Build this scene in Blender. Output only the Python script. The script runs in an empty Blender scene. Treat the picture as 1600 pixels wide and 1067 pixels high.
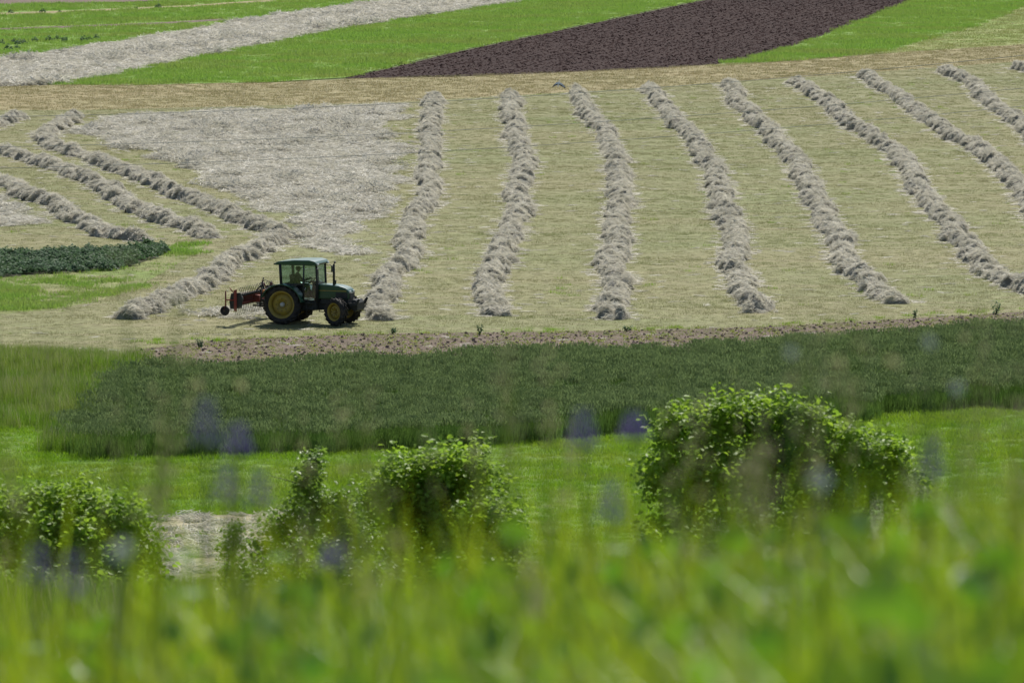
import bpy, bmesh, math, random
import numpy as np
from mathutils import Vector, Matrix, Euler

R = math.radians
random.seed(11)
rng = np.random.default_rng(11)
sc = bpy.context.scene
col = sc.collection

# ------------------------------------------------------------------ camera
H = 23.0                                   # eye height above the plain
PITCH = 5.66
cam_d = bpy.data.cameras.new('camera')
cam_d.lens = 200.0
cam_d.sensor_width = 36.0
cam_d.clip_start = 0.1
cam_d.clip_end = 9000.0
cam_d.dof.use_dof = True
cam_d.dof.focus_distance = 245.0
cam_d.dof.aperture_fstop = 5.0
cam_d.dof.aperture_blades = 9
cam = bpy.data.objects.new('camera', cam_d)
cam.location = (0, 0, H)
cam.rotation_euler = (R(90 - PITCH), 0, 0)
col.objects.link(cam)
sc.camera = cam

# ------------------------------------------------------------------ sky, sun, exposure
SUN_EL = 48.0
SUN_DIR = Vector((0.30, 0.95, 0)).normalized() * math.cos(R(SUN_EL)) + Vector((0, 0, math.sin(R(SUN_EL))))
w = bpy.data.worlds.new('World')
sc.world = w
w.use_nodes = True
nt = w.node_tree
nt.nodes.clear()
sky = nt.nodes.new('ShaderNodeTexSky')
sky.sky_type = 'NISHITA'
sky.sun_disc = False
sky.sun_elevation = R(SUN_EL)
sky.sun_rotation = math.atan2(SUN_DIR.x, SUN_DIR.y)
sky.air_density = 1.0
sky.dust_density = 1.0
bg = nt.nodes.new('ShaderNodeBackground')
bg.inputs['Strength'].default_value = 0.08
wo = nt.nodes.new('ShaderNodeOutputWorld')
nt.links.new(sky.outputs[0], bg.inputs[0])
nt.links.new(bg.outputs[0], wo.inputs[0])
sun_d = bpy.data.lights.new('sun', 'SUN')
sun_d.energy = 5.0
sun_d.angle = R(0.55)
sun_d.color = (1.0, 0.96, 0.88)
sun = bpy.data.objects.new('sun', sun_d)
sun.rotation_euler = (-SUN_DIR).to_track_quat('-Z', 'Y').to_euler()
sun.location = (60, 300, 150)
col.objects.link(sun)
sc.view_settings.view_transform = 'Standard'
sc.view_settings.look = 'None'
sc.view_settings.exposure = 0.54
sc.view_settings.gamma = 1.0
sc.view_settings.use_curve_mapping = False
sc.render.engine = 'CYCLES'
sc.cycles.use_denoising = True
sc.cycles.max_bounces = 5
sc.cycles.diffuse_bounces = 3
sc.cycles.glossy_bounces = 2
sc.cycles.transparent_max_bounces = 12
sc.cycles.sample_clamp_indirect = 4.0

# ------------------------------------------------------------------ picture point -> place
F = 1600 * 200 / 36.0
PH = R(90 - PITCH)
FWD = np.array([0, math.sin(PH), -math.cos(PH)])
UP = np.array([0, math.cos(PH), math.sin(PH)])


def ray(px, py):
    return FWD + np.array([1, 0, 0]) * (px - 800) / F + UP * (533.5 - py) / F


def gp(px, py, z=0.0):
    """point of the level z on the line of sight through a pixel of the 1600 px photo"""
    d = ray(px, py)
    t = (z - H) / d[2]
    return np.array([d[0] * t, d[1] * t, z])


def atd(px, py, depth):
    """point at a given distance"""
    d = ray(px, py)
    return np.array([0, 0, H]) + d * (depth / d[1])


def gpoly(pts, z=0.0):
    return np.array([gp(a, b, z)[:2] for a, b in pts])


# ------------------------------------------------------------------ numpy helpers
def _hash(ix, iy, seed):
    n = (ix.astype(np.int64) * 374761393 + iy.astype(np.int64) * 668265263 + seed * 974711) & 0x7fffffff
    n = ((n ^ (n >> 13)) * 1274126177) & 0x7fffffff
    return ((n ^ (n >> 16)) & 0xffff) / 65535.0


def vn(x, y, seed=0):
    """value noise 0..1"""
    x = np.asarray(x, float); y = np.asarray(y, float)
    ix = np.floor(x); iy = np.floor(y)
    fx = x - ix; fy = y - iy
    fx = fx * fx * (3 - 2 * fx); fy = fy * fy * (3 - 2 * fy)
    ix = ix.astype(np.int64); iy = iy.astype(np.int64)
    a = _hash(ix, iy, seed); b = _hash(ix + 1, iy, seed)
    c = _hash(ix, iy + 1, seed); d = _hash(ix + 1, iy + 1, seed)
    return (a * (1 - fx) + b * fx) * (1 - fy) + (c * (1 - fx) + d * fx) * fy


def inside(P, poly):
    x, y = P[:, 0], P[:, 1]
    r = np.zeros(len(P), bool)
    n = len(poly)
    for i in range(n):
        x0, y0 = poly[i]; x1, y1 = poly[(i + 1) % n]
        if y0 == y1:
            continue
        c = ((y0 > y) != (y1 > y)) & (x < (x1 - x0) * (y - y0) / (y1 - y0) + x0)
        r ^= c
    return r


def sample(poly, dens, edge=0.0, esc=3.0, seed=5):
    lo = poly.min(0) - edge; hi = poly.max(0) + edge
    n = int(dens * (hi - lo).prod())
    P = rng.random((n, 2)) * (hi - lo) + lo
    Q = P.copy()
    if edge:
        Q = Q + np.stack([vn(P[:, 0] / esc, P[:, 1] / esc, seed) - .5, vn(P[:, 0] / esc + 31, P[:, 1] / esc, seed) - .5], 1) * 2 * edge
        Q += rng.normal(0, edge * .25, Q.shape)
    return P[inside(Q, poly)]


def in_view(P, margin=6.0, z=0.0):
    """keep what lies near the visible wedge (with a margin so a step aside still shows it)"""
    half = P[:, 1] * 0.0925 + margin
    return np.abs(P[:, 0]) < half


def mesh_np(name, V, faces, mats=(), smooth=False):
    me = bpy.data.meshes.new(name)
    me.from_pydata([tuple(v) for v in V] if not isinstance(V, np.ndarray) else V.tolist(), [], faces)
    for m in mats:
        me.materials.append(m)
    if smooth:
        me.polygons.foreach_set('use_smooth', [True] * len(me.polygons))
    me.update()
    return me


def link(name, me, parent=None, loc=None):
    o = bpy.data.objects.new(name, me)
    col.objects.link(o)
    if parent is not None:
        o.parent = parent
    if loc is not None:
        o.location = loc
    return o


def empty(name, loc=(0, 0, 0), rz=0.0):
    o = bpy.data.objects.new(name, None)
    o.location = loc
    o.rotation_euler = (0, 0, rz)
    o.empty_display_size = .2
    col.objects.link(o)
    return o


def tag(o, label=None, cat=None, group=None, kind=None):
    if label: o['label'] = label
    if cat: o['category'] = cat
    if group: o['group'] = group
    if kind: o['kind'] = kind
    return o


# ------------------------------------------------------------------ materials
def nodes(name):
    m = bpy.data.materials.new(name)
    m.use_nodes = True
    t = m.node_tree
    t.nodes.clear()
    out = t.nodes.new('ShaderNodeOutputMaterial')
    return m, t, out


def rgb(c):
    return (c[0], c[1], c[2], 1.0)


def mixc(t, fac, a, b, blend='MIX'):
    n = t.nodes.new('ShaderNodeMix')
    n.data_type = 'RGBA'
    n.blend_type = blend
    for s, v in ((n.inputs[0], fac), (n.inputs[6], a), (n.inputs[7], b)):
        if hasattr(v, 'is_output') or isinstance(v, bpy.types.NodeSocket):
            t.links.new(v, s)
        elif isinstance(v, (int, float)):
            s.default_value = v
        else:
            s.default_value = rgb(v)
    return n.outputs[2]


def noise(t, scale, detail=3, rough=.55, vec=None, stretch=None):
    g = t.nodes.new('ShaderNodeNewGeometry')
    v = g.outputs['Position'] if vec is None else vec
    if stretch is not None:
        mp = t.nodes.new('ShaderNodeMapping')
        mp.inputs['Scale'].default_value = stretch
        t.links.new(v, mp.inputs[0])
        v = mp.outputs[0]
    n = t.nodes.new('ShaderNodeTexNoise')
    n.inputs['Scale'].default_value = scale
    n.inputs['Detail'].default_value = detail
    n.inputs['Roughness'].default_value = rough
    t.links.new(v, n.inputs['Vector'])
    return n.outputs['Fac']


def ramp(t, fac, lo, hi):
    n = t.nodes.new('ShaderNodeMapRange')
    n.inputs[1].default_value = lo
    n.inputs[2].default_value = hi
    t.links.new(fac, n.inputs[0])
    return n.outputs[0]


def ground_mat(name, a, b, c=None, big=.06, mid=.5, fine=3.0, bump=.4, rough=.9, st=None, spec=.15):
    """three-tone patchy ground"""
    m, t, out = nodes(name)
    p = t.nodes.new('ShaderNodeBsdfPrincipled')
    p.inputs['Roughness'].default_value = rough
    p.inputs['Specular IOR Level'].default_value = spec
    base = mixc(t, ramp(t, noise(t, big, 4), .38, .62), a, b)
    if c is not None:
        base = mixc(t, ramp(t, noise(t, mid, 4, .65, stretch=st), .5, .68), base, c)
    f = noise(t, fine, 4, .7)
    dark = mixc(t, 1.0, base, (.62, .6, .58), 'MULTIPLY')
    base = mixc(t, ramp(t, f, .62, .40), base, dark)
    t.links.new(base, p.inputs['Base Color'])
    bn = t.nodes.new('ShaderNodeBump')
    bn.inputs['Strength'].default_value = bump
    bn.inputs['Distance'].default_value = .08
    t.links.new(f, bn.inputs['Height'])
    t.links.new(bn.outputs[0], p.inputs['Normal'])
    t.links.new(p.outputs[0], out.inputs[0])
    return m


def leaf_mat(name, a, b, c=None, trans=.45, tcol=None, rough=.5, spec=.3, scale=.25, st=None):
    """thin plant matter: reflects and lets light through; tone differs from tuft to tuft and patch to patch"""
    m, t, out = nodes(name)
    oi = t.nodes.new('ShaderNodeObjectInfo')
    base = mixc(t, oi.outputs['Random'], a, b)
    if c is not None:
        base = mixc(t, ramp(t, noise(t, scale, 4, .65, stretch=st), .42, .64), base, c)
    p = t.nodes.new('ShaderNodeBsdfPrincipled')
    p.inputs['Roughness'].default_value = rough
    p.inputs['Specular IOR Level'].default_value = spec
    t.links.new(base, p.inputs['Base Color'])
    tr = t.nodes.new('ShaderNodeBsdfTranslucent')
    if tcol is None:
        t.links.new(base, tr.inputs[0])
    else:
        t.links.new(mixc(t, 1.0, base, tcol, 'MULTIPLY'), tr.inputs[0])
    mx = t.nodes.new('ShaderNodeMixShader')
    mx.inputs[0].default_value = trans
    t.links.new(p.outputs[0], mx.inputs[1])
    t.links.new(tr.outputs[0], mx.inputs[2])
    t.links.new(mx.outputs[0], out.inputs[0])
    return m


def paint(name, c, rough=.35, spec=.5, metal=0.0, dust=None, dscale=4.0, dlo=.45, dhi=.75, coat=0.0):
    m, t, out = nodes(name)
    p = t.nodes.new('ShaderNodeBsdfPrincipled')
    p.inputs['Roughness'].default_value = rough
    p.inputs['Specular IOR Level'].default_value = spec
    p.inputs['Metallic'].default_value = metal
    p.inputs['Coat Weight'].default_value = coat
    p.inputs['Coat Roughness'].default_value = .15
    base = None
    tc = t.nodes.new('ShaderNodeTexCoord')
    n = noise(t, dscale, 5, .65, vec=tc.outputs['Object'])
    if dust is not None:
        base = mixc(t, ramp(t, n, dlo, dhi), c, dust)
    else:
        base = mixc(t, ramp(t, n, .3, .7), c, tuple(x * .8 for x in c))
    t.links.new(base, p.inputs['Base Color'])
    rr = t.nodes.new('ShaderNodeMapRange')
    rr.inputs[3].default_value = rough * .8
    rr.inputs[4].default_value = min(1, rough * 1.5)
    t.links.new(n, rr.inputs[0])
    t.links.new(rr.outputs[0], p.inputs['Roughness'])
    t.links.new(p.outputs[0], out.inputs[0])
    return m


def glass_mat(name, tint=(.76, .85, .84), refl=.09):
    m, t, out = nodes(name)
    tr = t.nodes.new('ShaderNodeBsdfTransparent')
    tr.inputs[0].default_value = rgb(tint)
    gl = t.nodes.new('ShaderNodeBsdfGlossy')
    gl.inputs['Roughness'].default_value = .04
    dn = t.nodes.new('ShaderNodeBsdfDiffuse')
    dn.inputs[0].default_value = (.45, .45, .40, 1)
    tc = t.nodes.new('ShaderNodeTexCoord')
    n = noise(t, 6, 4, .6, vec=tc.outputs['Object'])
    m2 = t.nodes.new('ShaderNodeMixShader')          # a film of dust on the pane
    mr = t.nodes.new('ShaderNodeMapRange')
    mr.inputs[1].default_value = .35; mr.inputs[2].default_value = .8
    mr.inputs[3].default_value = .01; mr.inputs[4].default_value = .06
    t.links.new(n, mr.inputs[0])
    t.links.new(mr.outputs[0], m2.inputs[0])
    mx = t.nodes.new('ShaderNodeMixShader')
    mx.inputs[0].default_value = refl
    t.links.new(tr.outputs[0], mx.inputs[1])
    t.links.new(gl.outputs[0], mx.inputs[2])
    t.links.new(mx.outputs[0], m2.inputs[1])
    t.links.new(dn.outputs[0], m2.inputs[2])
    t.links.new(m2.outputs[0], out.inputs[0])
    return m


M = {}
# ground sheets
M['terrain'] = ground_mat('terrain_grass', (.075, .115, .022), (.10, .13, .035), (.14, .13, .06), .15, .6, 4)
M['stubble'] = ground_mat('mown_stubble', (.212, .203, .098), (.178, .194, .080), (.232, .210, .114), .045, .9, 2.2, bump=.2, st=(.12, 1, 1))
M['dry_stubble'] = ground_mat('dry_stubble', (.285, .236, .125), (.26, .228, .112), (.235, .21, .095), .05, .8, 2.0, st=(.12, 1, 1))
M['olive'] = ground_mat('olive_stubble', (.20, .235, .065), (.18, .25, .05), (.25, .24, .09), .05, .6, 2.0, st=(.12, 1, 1))
M['green'] = ground_mat('young_green', (.14, .25, .035), (.16, .27, .04), (.17, .23, .05), .05, .4, 2.5)
M['plough'] = ground_mat('ploughed_soil', (.044, .029, .027), (.051, .034, .031), (.037, .024, .023), .05, .5, 4.0, bump=.5, spec=.03)
M['hay_floor'] = ground_mat('spread_hay', (.39, .37, .31), (.42, .40, .335), (.31, .295, .23), .08, .6, 3.0)
M['soil_strip'] = ground_mat('dry_soil', (.150, .108, .086), (.128, .094, .076), (.20, .165, .115), .3, 1.2, 6.0, bump=.8)
M['meadow'] = ground_mat('short_meadow', (.10, .20, .015), (.125, .215, .018), (.14, .19, .025), .12, .7, 4.0)
M['lush'] = ground_mat('lush_floor', (.16, .22, .05), (.20, .22, .08), (.26, .235, .12), .12, .5, 3.0)
M['straw'] = ground_mat('straw_track', (.40, .35, .25), (.36, .32, .22), (.24, .24, .12), .2, .9, 4.0)
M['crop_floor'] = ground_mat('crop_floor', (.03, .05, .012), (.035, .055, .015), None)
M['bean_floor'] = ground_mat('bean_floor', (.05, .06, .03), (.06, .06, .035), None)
# plants
M['g_stubble'] = leaf_mat('stubble_blades', (.234, .222, .110), (.204, .200, .092), (.158, .188, .064), .45, scale=.34, st=(.07, 1, 1))
M['g_dry'] = leaf_mat('dry_blades', (.325, .27, .145), (.27, .238, .115), (.225, .215, .09), .35, scale=.5, st=(.12, 1, 1))
M['g_olive'] = leaf_mat('olive_blades', (.22, .25, .07), (.19, .25, .055), (.27, .26, .10), .4, scale=.3, st=(.12, 1, 1))
M['g_green'] = leaf_mat('green_blades', (.155, .28, .038), (.195, .32, .052), (.21, .27, .06), .5, scale=.16, st=(.3, 1, 1))
M['g_meadow'] = leaf_mat('meadow_blades', (.13, .26, .010), (.19, .32, .016), (.20, .28, .025), .5, scale=.2)
M['g_crop'] = leaf_mat('crop_blades', (.086, .172, .032), (.102, .190, .039), (.116, .190, .037), .44, scale=.3, rough=.5)
M['g_ear'] = leaf_mat('crop_ears', (.145, .205, .078), (.165, .225, .088), None, .38)
M['g_tall'] = leaf_mat('tall_grass', (.10, .20, .014), (.14, .24, .02), (.17, .22, .04), .5, scale=.3)
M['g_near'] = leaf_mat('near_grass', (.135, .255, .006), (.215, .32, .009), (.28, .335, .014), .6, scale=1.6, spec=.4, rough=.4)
M['g_near_dark'] = leaf_mat('near_grass_dark', (.06, .145, .008), (.10, .20, .01), (.13, .20, .012), .5, scale=1.0, spec=.4, rough=.4)  # darker green blades; their dark colour also stands in for shadowed gaps
M['g_broad'] = leaf_mat('broad_leaves', (.09, .215, .014), (.16, .29, .02), None, .48, spec=.65, rough=.34)
M['seed'] = leaf_mat('seed_heads', (.26, .27, .13), (.30, .26, .17), None, .45)
M['hay'] = leaf_mat('hay_strands', (.70, .665, .57), (.40, .378, .312), (.50, .475, .39), .35, scale=.8, rough=.6)
M['hay_flat'] = leaf_mat('spread_strands', (.64, .61, .53), (.36, .34, .28), (.45, .43, .35), .35, scale=.5, rough=.6)
M['hay_body'] = ground_mat('hay_mass', (.27, .255, .21), (.32, .305, .255), (.17, .16, .125), .5, 1.6, 7.0, bump=.8)  # darker than the strands: shade in the gaps between them put into the colour
M['bean'] = leaf_mat('bean_leaves', (.065, .125, .045), (.095, .155, .075), (.085, .14, .08), .4, spec=.15, rough=.6)
M['bush'] = leaf_mat('hazel_leaves', (.25, .38, .03), (.28, .40, .04), (.17, .30, .03), .55, scale=2.5, spec=.25, rough=.5)
M['bush2'] = leaf_mat('birch_leaves', (.15, .26, .03), (.18, .28, .04), (.19, .30, .035), .5, scale=3.0, spec=.35, rough=.45)
M['bark'] = paint('bark', (.07, .055, .04), .9, .2, dust=(.13, .11, .085), dscale=9)
M['stem'] = leaf_mat('stems', (.09, .15, .03), (.12, .17, .04), None, .2)
M['violet'] = leaf_mat('violet_petals', (.10, .08, .24), (.13, .105, .28), (.17, .14, .27), .4, scale=30)
M['white'] = leaf_mat('white_petals', (.75, .75, .72), (.8, .78, .74), None, .35)
M['disc'] = paint('flower_centre', (.55, .35, .03), .8)
M['dry_clod'] = paint('dry_clods', (.15, .108, .088), .95, .1, dust=(.22, .17, .14), dscale=3)
M['seedling'] = leaf_mat('seedling_leaves', (.22, .27, .06), (.30, .32, .08), None, .4)
M['clod'] = paint('clods', (.045, .030, .028), .95, .0, dust=(.060, .041, .038), dscale=3)

# ------------------------------------------------------------------ terrain: one sheet to the horizon
_d = np.array([-200, -60, 0, 8, 14, 20, 30, 50, 70, 90, 100, 120, 145, 156, 170, 400.])
_v = np.array([-22, -5., 1.5, 1.80, 2.45, 3.45, 5.3, 8.7, 11.1, 13.3, 14.75, 18.6, 22.4, 23.0, 23.0, 23.0])
_dd = np.arange(-200, 400, 1.0)
_vv = np.interp(_dd, _d, _v)
_k = np.exp(-0.5 * (np.arange(-6, 7) / 2.0) ** 2); _k /= _k.sum()
_vs = np.convolve(np.pad(_vv, 6, mode='edge'), _k, 'valid')
_vs = np.where(_dd >= 162, 23.0, _vs)


def zg(x, y):
    x = np.asarray(x, float); y = np.asarray(y, float)
    v = np.interp(y, _dd, _vs)
    hill = np.clip((160 - y) / 60, 0, 1)
    n = (vn(x / 9 + 3, y / 9, 3) - .5) * 1.1 * np.clip((y - 25) / 40, 0, 1) + (vn(x / 2.2, y / 2.2, 4) - .5) * .14
    return H - v + n * hill


ys = np.concatenate([np.linspace(-200, -10, 20), np.arange(-8, 40, 1.0), np.arange(40, 172, 3.0), np.array([200, 260, 340, 450, 600, 900, 1500, 3000, 6000])])
xs = np.concatenate([[-4000, -1500, -600, -250, -120, -70], np.arange(-45, 46, 1.5), [70, 120, 250, 600, 1500, 4000]])
X, Y = np.meshgrid(xs, ys)
Z = zg(X, Y) - .03
V = np.stack([X.ravel(), Y.ravel(), Z.ravel()], 1)
nx = len(xs)
fc = [(j * nx + i, j * nx + i + 1, (j + 1) * nx + i + 1, (j + 1) * nx + i) for j in range(len(ys) - 1) for i in range(nx - 1)]
tag(link('ground', mesh_np('ground', V, fc, [M['terrain']], True)), kind='structure')


def sheet(name, pts, mat, z):
    P = gpoly(pts)
    bm = bmesh.new()
    vs = [bm.verts.new((p[0], p[1], z)) for p in P]
    f = bm.faces.new(vs)
    if f.normal.z < 0:
        f.normal_flip()
    f.normal_update()
    if f.normal.z < 0:
        f.normal_flip()
    bmesh.ops.triangulate(bm, faces=[f])
    me = bpy.data.meshes.new(name)
    bm.to_mesh(me); bm.free()
    me.materials.append(mat)
    o = link(name, me)
    tag(o, kind='structure')
    return P


# field outlines as (x, y) in the photograph, laid out on the level plain
P_hayfield = sheet('hay_field', [(-500, 176), (150, 172), (620, 160), (1000, 138), (1300, 118), (1600, 96), (2000, 66), (2200, 520), (1600, 520), (200, 585), (-500, 610)], M['stubble'], 0.0)
P_dry = sheet('dry_stubble_field', [(-500, 150), (75, 133), (420, 130), (540, 124), (900, 112), (1120, 101), (1400, 82), (1600, 70), (2000, 40), (2000, 66), (1600, 96), (1300, 118), (1000, 138), (620, 160), (150, 172), (-500, 176)], M['dry_stubble'], .004)
P_olive = sheet('olive_stubble_field', [(1100, 104), (1300, 91), (1390, 80), (1450, 62), (1540, 36), (1600, 10), (1660, -20), (2300, -20), (2000, 40), (1600, 70), (1400, 83), (1120, 104)], M['olive'], .008)
P_greenR = sheet('green_field', [(1118, 101), (1200, 86), (1300, 51), (1430, 0), (1560, -60), (1900, -60), (1660, -20), (1600, 10), (1540, 36), (1450, 62), (1390, 80), (1300, 91), (1200, 98)], M['green'], .012)
P_plough = sheet('ploughed_field', [(538, 123), (620, 105), (700, 85), (800, 64), (900, 43), (1100, 1), (1330, -55), (1560, -60), (1430, 0), (1300, 51), (1200, 86), (1120, 101), (1050, 106), (900, 113), (700, 121)], M['plough'], .016)
P_greenM = sheet('green_strip', [(75, 133), (160, 120), (300, 91), (500, 52), (640, 29), (850, -3), (1080, -50), (1330, -55), (1100, -1), (900, 41), (700, 83), (538, 122), (420, 129), (200, 134)], M['green'], .020)
P_hayTop = sheet('spread_hay_strip', [(-500, 210), (-500, 180), (0, 98), (100, 81), (250, 59), (400, 31), (560, 9), (640, -3), (900, -50), (1080, -50), (850, -4), (640, 28), (500, 51), (300, 90), (160, 119), (75, 133), (0, 136), (-300, 146)], M['hay_floor'], .024)
P_greenT = sheet('far_green_field', [(-500, 180), (-500, 5), (0, 8), (200, 5), (420, -6), (700, -50), (900, -50), (640, -4), (560, 8), (400, 30), (250, 58), (100, 80), (0, 97)], M['green'], .028)
P_track = sheet('pale_track', [(-500, 38), (0, 21), (120, 17), (300, 9), (480, -4), (480, -1), (300, 12), (120, 20), (0, 25), (-500, 42)], M['dry_stubble'], .032)
P_brownT = sheet('brown_strip', [(-500, 66), (0, 45), (120, 41), (250, 36), (350, 30), (350, 33), (250, 39), (120, 44), (0, 48), (-500, 70)], M['soil_strip'], .036)
P_brownTT = sheet('far_brown_field', [(-500, -2), (0, 1), (200, -3), (420, -14), (700, -60), (420, -6), (200, 4), (0, 8), (-500, 5)], M['soil_strip'], .040)
P_greenTT = sheet('farthest_green_field', [(-500, -3), (-500, -120), (1900, -120), (1900, -61), (700, -61), (420, -15), (200, -4), (0, 0)], M['green'], .044)
P_hayA = gpoly([(150, 186), (300, 177), (612, 163), (606, 200), (603, 240), (600, 280), (582, 325), (565, 360), (548, 392), (520, 402), (490, 398), (512, 368), (480, 342), (410, 315), (345, 290), (300, 268), (235, 236), (160, 212)])
P_lush = sheet('lush_grass_strip', [(-300, 505), (-300, 440), (0, 432), (190, 418), (260, 385), (330, 378), (300, 400), (230, 440), (180, 465), (80, 485), (0, 491)], M['lush'], .006)
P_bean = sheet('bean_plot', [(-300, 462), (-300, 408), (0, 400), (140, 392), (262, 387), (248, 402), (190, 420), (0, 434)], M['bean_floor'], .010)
P_soil = sheet('soil_strip', [(200, 548), (350, 530), (600, 521), (900, 518), (1200, 511), (1600, 487), (2000, 462), (2000, 560), (1600, 570), (1200, 590), (700, 610), (190, 615)], M['soil_strip'], .004)
P_meadow = sheet('short_meadow', [(-300, 655), (0, 640), (150, 640), (800, 640), (1600, 600), (2000, 590), (2000, 905), (-300, 905)], M['meadow'], .008)
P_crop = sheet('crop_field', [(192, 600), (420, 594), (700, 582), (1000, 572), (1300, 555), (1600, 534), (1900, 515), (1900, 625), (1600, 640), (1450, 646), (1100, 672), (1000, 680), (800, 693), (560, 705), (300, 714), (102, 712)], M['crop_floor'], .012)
P_straw = sheet('straw_track', [(215, 812), (300, 806), (450, 802), (470, 806), (500, 905), (215, 905)], M['straw'], .012)
P_tall = gpoly([(-250, 545), (0, 552), (205, 562), (235, 600), (165, 706), (100, 712), (70, 668), (0, 672), (-250, 690)])

# ------------------------------------------------------------------ small plant meshes for the scatters
def blades(n, L, rad, lean, wid, seg=3, seed=0, up=.0):
    r = np.random.default_rng(seed)
    V = []; Fc = []
    for i in range(n):
        a = r.random() * 6.283; q = rad * math.sqrt(r.random())
        bx, by = q * math.cos(a), q * math.sin(a)
        d = r.random() * 6.283
        l = r.uniform(*L); le = r.uniform(.15, 1) * lean; ww = wid * r.uniform(.7, 1.3)
        tw = d + 1.57 + r.normal(0, .5)
        wx, wy = math.cos(tw) * ww / 2, math.sin(tw) * ww / 2
        b0 = len(V)
        for k in range(seg + 1):
            t = k / seg
            x = bx + math.cos(d) * le * l * t ** 1.8; y = by + math.sin(d) * le * l * t ** 1.8
            z = l * t * (1 - .35 * le * t) - .02
            if k < seg:
                f = (1 - t * .75)
                V += [(x - wx * f, y - wy * f, z), (x + wx * f, y + wy * f, z)]
            else:
                V.append((x, y, z))
        for k in range(seg - 1):
            Fc.append((b0 + 2 * k, b0 + 2 * k + 1, b0 + 2 * k + 3, b0 + 2 * k + 2))
        Fc.append((b0 + 2 * seg - 2, b0 + 2 * seg - 1, b0 + 2 * seg))
    return V, Fc


def strands(n, L, rad, wid, thick, seed=0, along=.6):
    """a loose pad of hay strands, mostly lying along local x"""
    r = np.random.default_rng(seed)
    V = []; Fc = []
    for i in range(n):
        a = r.random() * 6.283; q = rad * math.sqrt(r.random())
        cx, cy, cz = q * math.cos(a), q * math.sin(a), r.uniform(0, thick)
        d = r.normal(0, along); l = r.uniform(*L) / 2; ti = r.normal(.05, .28)
        bend = r.normal(-.12, .16); sw = r.normal(0, .25)
        ww = wid * r.uniform(.7, 1.4) / 2
        roll = r.uniform(0, 3.14)
        b0 = len(V)
        for t in (-1, 0, 1):
            dx = math.cos(d + sw * t); dy = math.sin(d + sw * t)
            x = cx + dx * l * t; y = cy + dy * l * t; z = cz + ti * l * t + bend * l * t * t
            nx_, ny_, nz_ = -dy * math.cos(roll) * ww, dx * math.cos(roll) * ww, math.sin(roll) * ww
            V += [(x - nx_, y - ny_, z - nz_), (x + nx_, y + ny_, z + nz_)]
        Fc += [(b0, b0 + 1, b0 + 3, b0 + 2), (b0 + 2, b0 + 3, b0 + 5, b0 + 4)]
    return V, Fc


def leafquads(n, rad, hgt, size, seed=0, flat=.5):
    """a small leafy plant: folded leaves through a low dome"""
    r = np.random.default_rng(seed)
    V = []; Fc = []
    for i in range(n):
        a = r.random() * 6.283; q = rad * math.sqrt(r.random())
        z = hgt * (1 - (q / rad) ** 2 * .6) * r.uniform(.45, 1.0)
        s = size * r.uniform(.7, 1.3)
        rot = Euler((r.normal(0, flat), r.normal(0, flat), r.random() * 6.283)).to_matrix()
        b0 = len(V)
        for p in ((-.5, 0, 0), (-.1, .34, .07), (.25, .28, .05), (.5, 0, -.06), (.25, -.28, .05), (-.1, -.34, .07)):
            v = rot @ (Vector(p) * s)
            V.append((q * math.cos(a) + v.x, q * math.sin(a) + v.y, z + v.z))
        Fc += [(b0, b0 + 3, b0 + 2, b0 + 1), (b0, b0 + 5, b0 + 4, b0 + 3)]
    return V, Fc


def join_parts(parts):
    V = []; Fc = []; mi = []
    for (v, f), k in parts:
        b = len(V)
        V += list(v); Fc += [tuple(i + b for i in q) for q in f]; mi += [k] * len(f)
    return V, Fc, mi


PROTO = {}


def proto(key, meshes):
    c = bpy.data.collections.new('source_' + key)
    for i, me in enumerate(meshes):
        o = bpy.data.objects.new('source_%s_%d' % (key, i), me)
        c.objects.link(o)
    PROTO[key] = (c, len(meshes))


def pm(name, vf, mats, mi=None):
    me = mesh_np(name, vf[0], vf[1], mats)
    if mi is not None:
        me.polygons.foreach_set('material_index', mi)
    return me


_groups = {}


def scatter_group(key):
    if key in _groups:
        return _groups[key]
    g = bpy.data.node_groups.new('scatter_' + key, 'GeometryNodeTree')
    g.interface.new_socket('Geometry', in_out='INPUT', socket_type='NodeSocketGeometry')
    g.interface.new_socket('Geometry', in_out='OUTPUT', socket_type='NodeSocketGeometry')
    gi = g.nodes.new('NodeGroupInput'); go = g.nodes.new('NodeGroupOutput')
    ci = g.nodes.new('GeometryNodeCollectionInfo')
    ci.inputs['Collection'].default_value = PROTO[key][0]
    ci.inputs['Separate Children'].default_value = True
    ci.inputs['Reset Children'].default_value = True
    ip = g.nodes.new('GeometryNodeInstanceOnPoints')
    ip.inputs['Pick Instance'].default_value = True

    def att(nm, ty):
        a = g.nodes.new('GeometryNodeInputNamedAttribute')
        a.data_type = ty
        a.inputs['Name'].default_value = nm
        return a.outputs['Attribute']
    g.links.new(gi.outputs[0], ip.inputs['Points'])
    g.links.new(ci.outputs[0], ip.inputs['Instance'])
    g.links.new(att('pick', 'INT'), ip.inputs['Instance Index'])
    er = g.nodes.new('FunctionNodeEulerToRotation')
    g.links.new(att('rot', 'FLOAT_VECTOR'), er.inputs[0])
    g.links.new(er.outputs[0], ip.inputs['Rotation'])
    g.links.new(att('scl', 'FLOAT_VECTOR'), ip.inputs['Scale'])
    g.links.new(ip.outputs[0], go.inputs[0])
    _groups[key] = g
    return g


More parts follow.
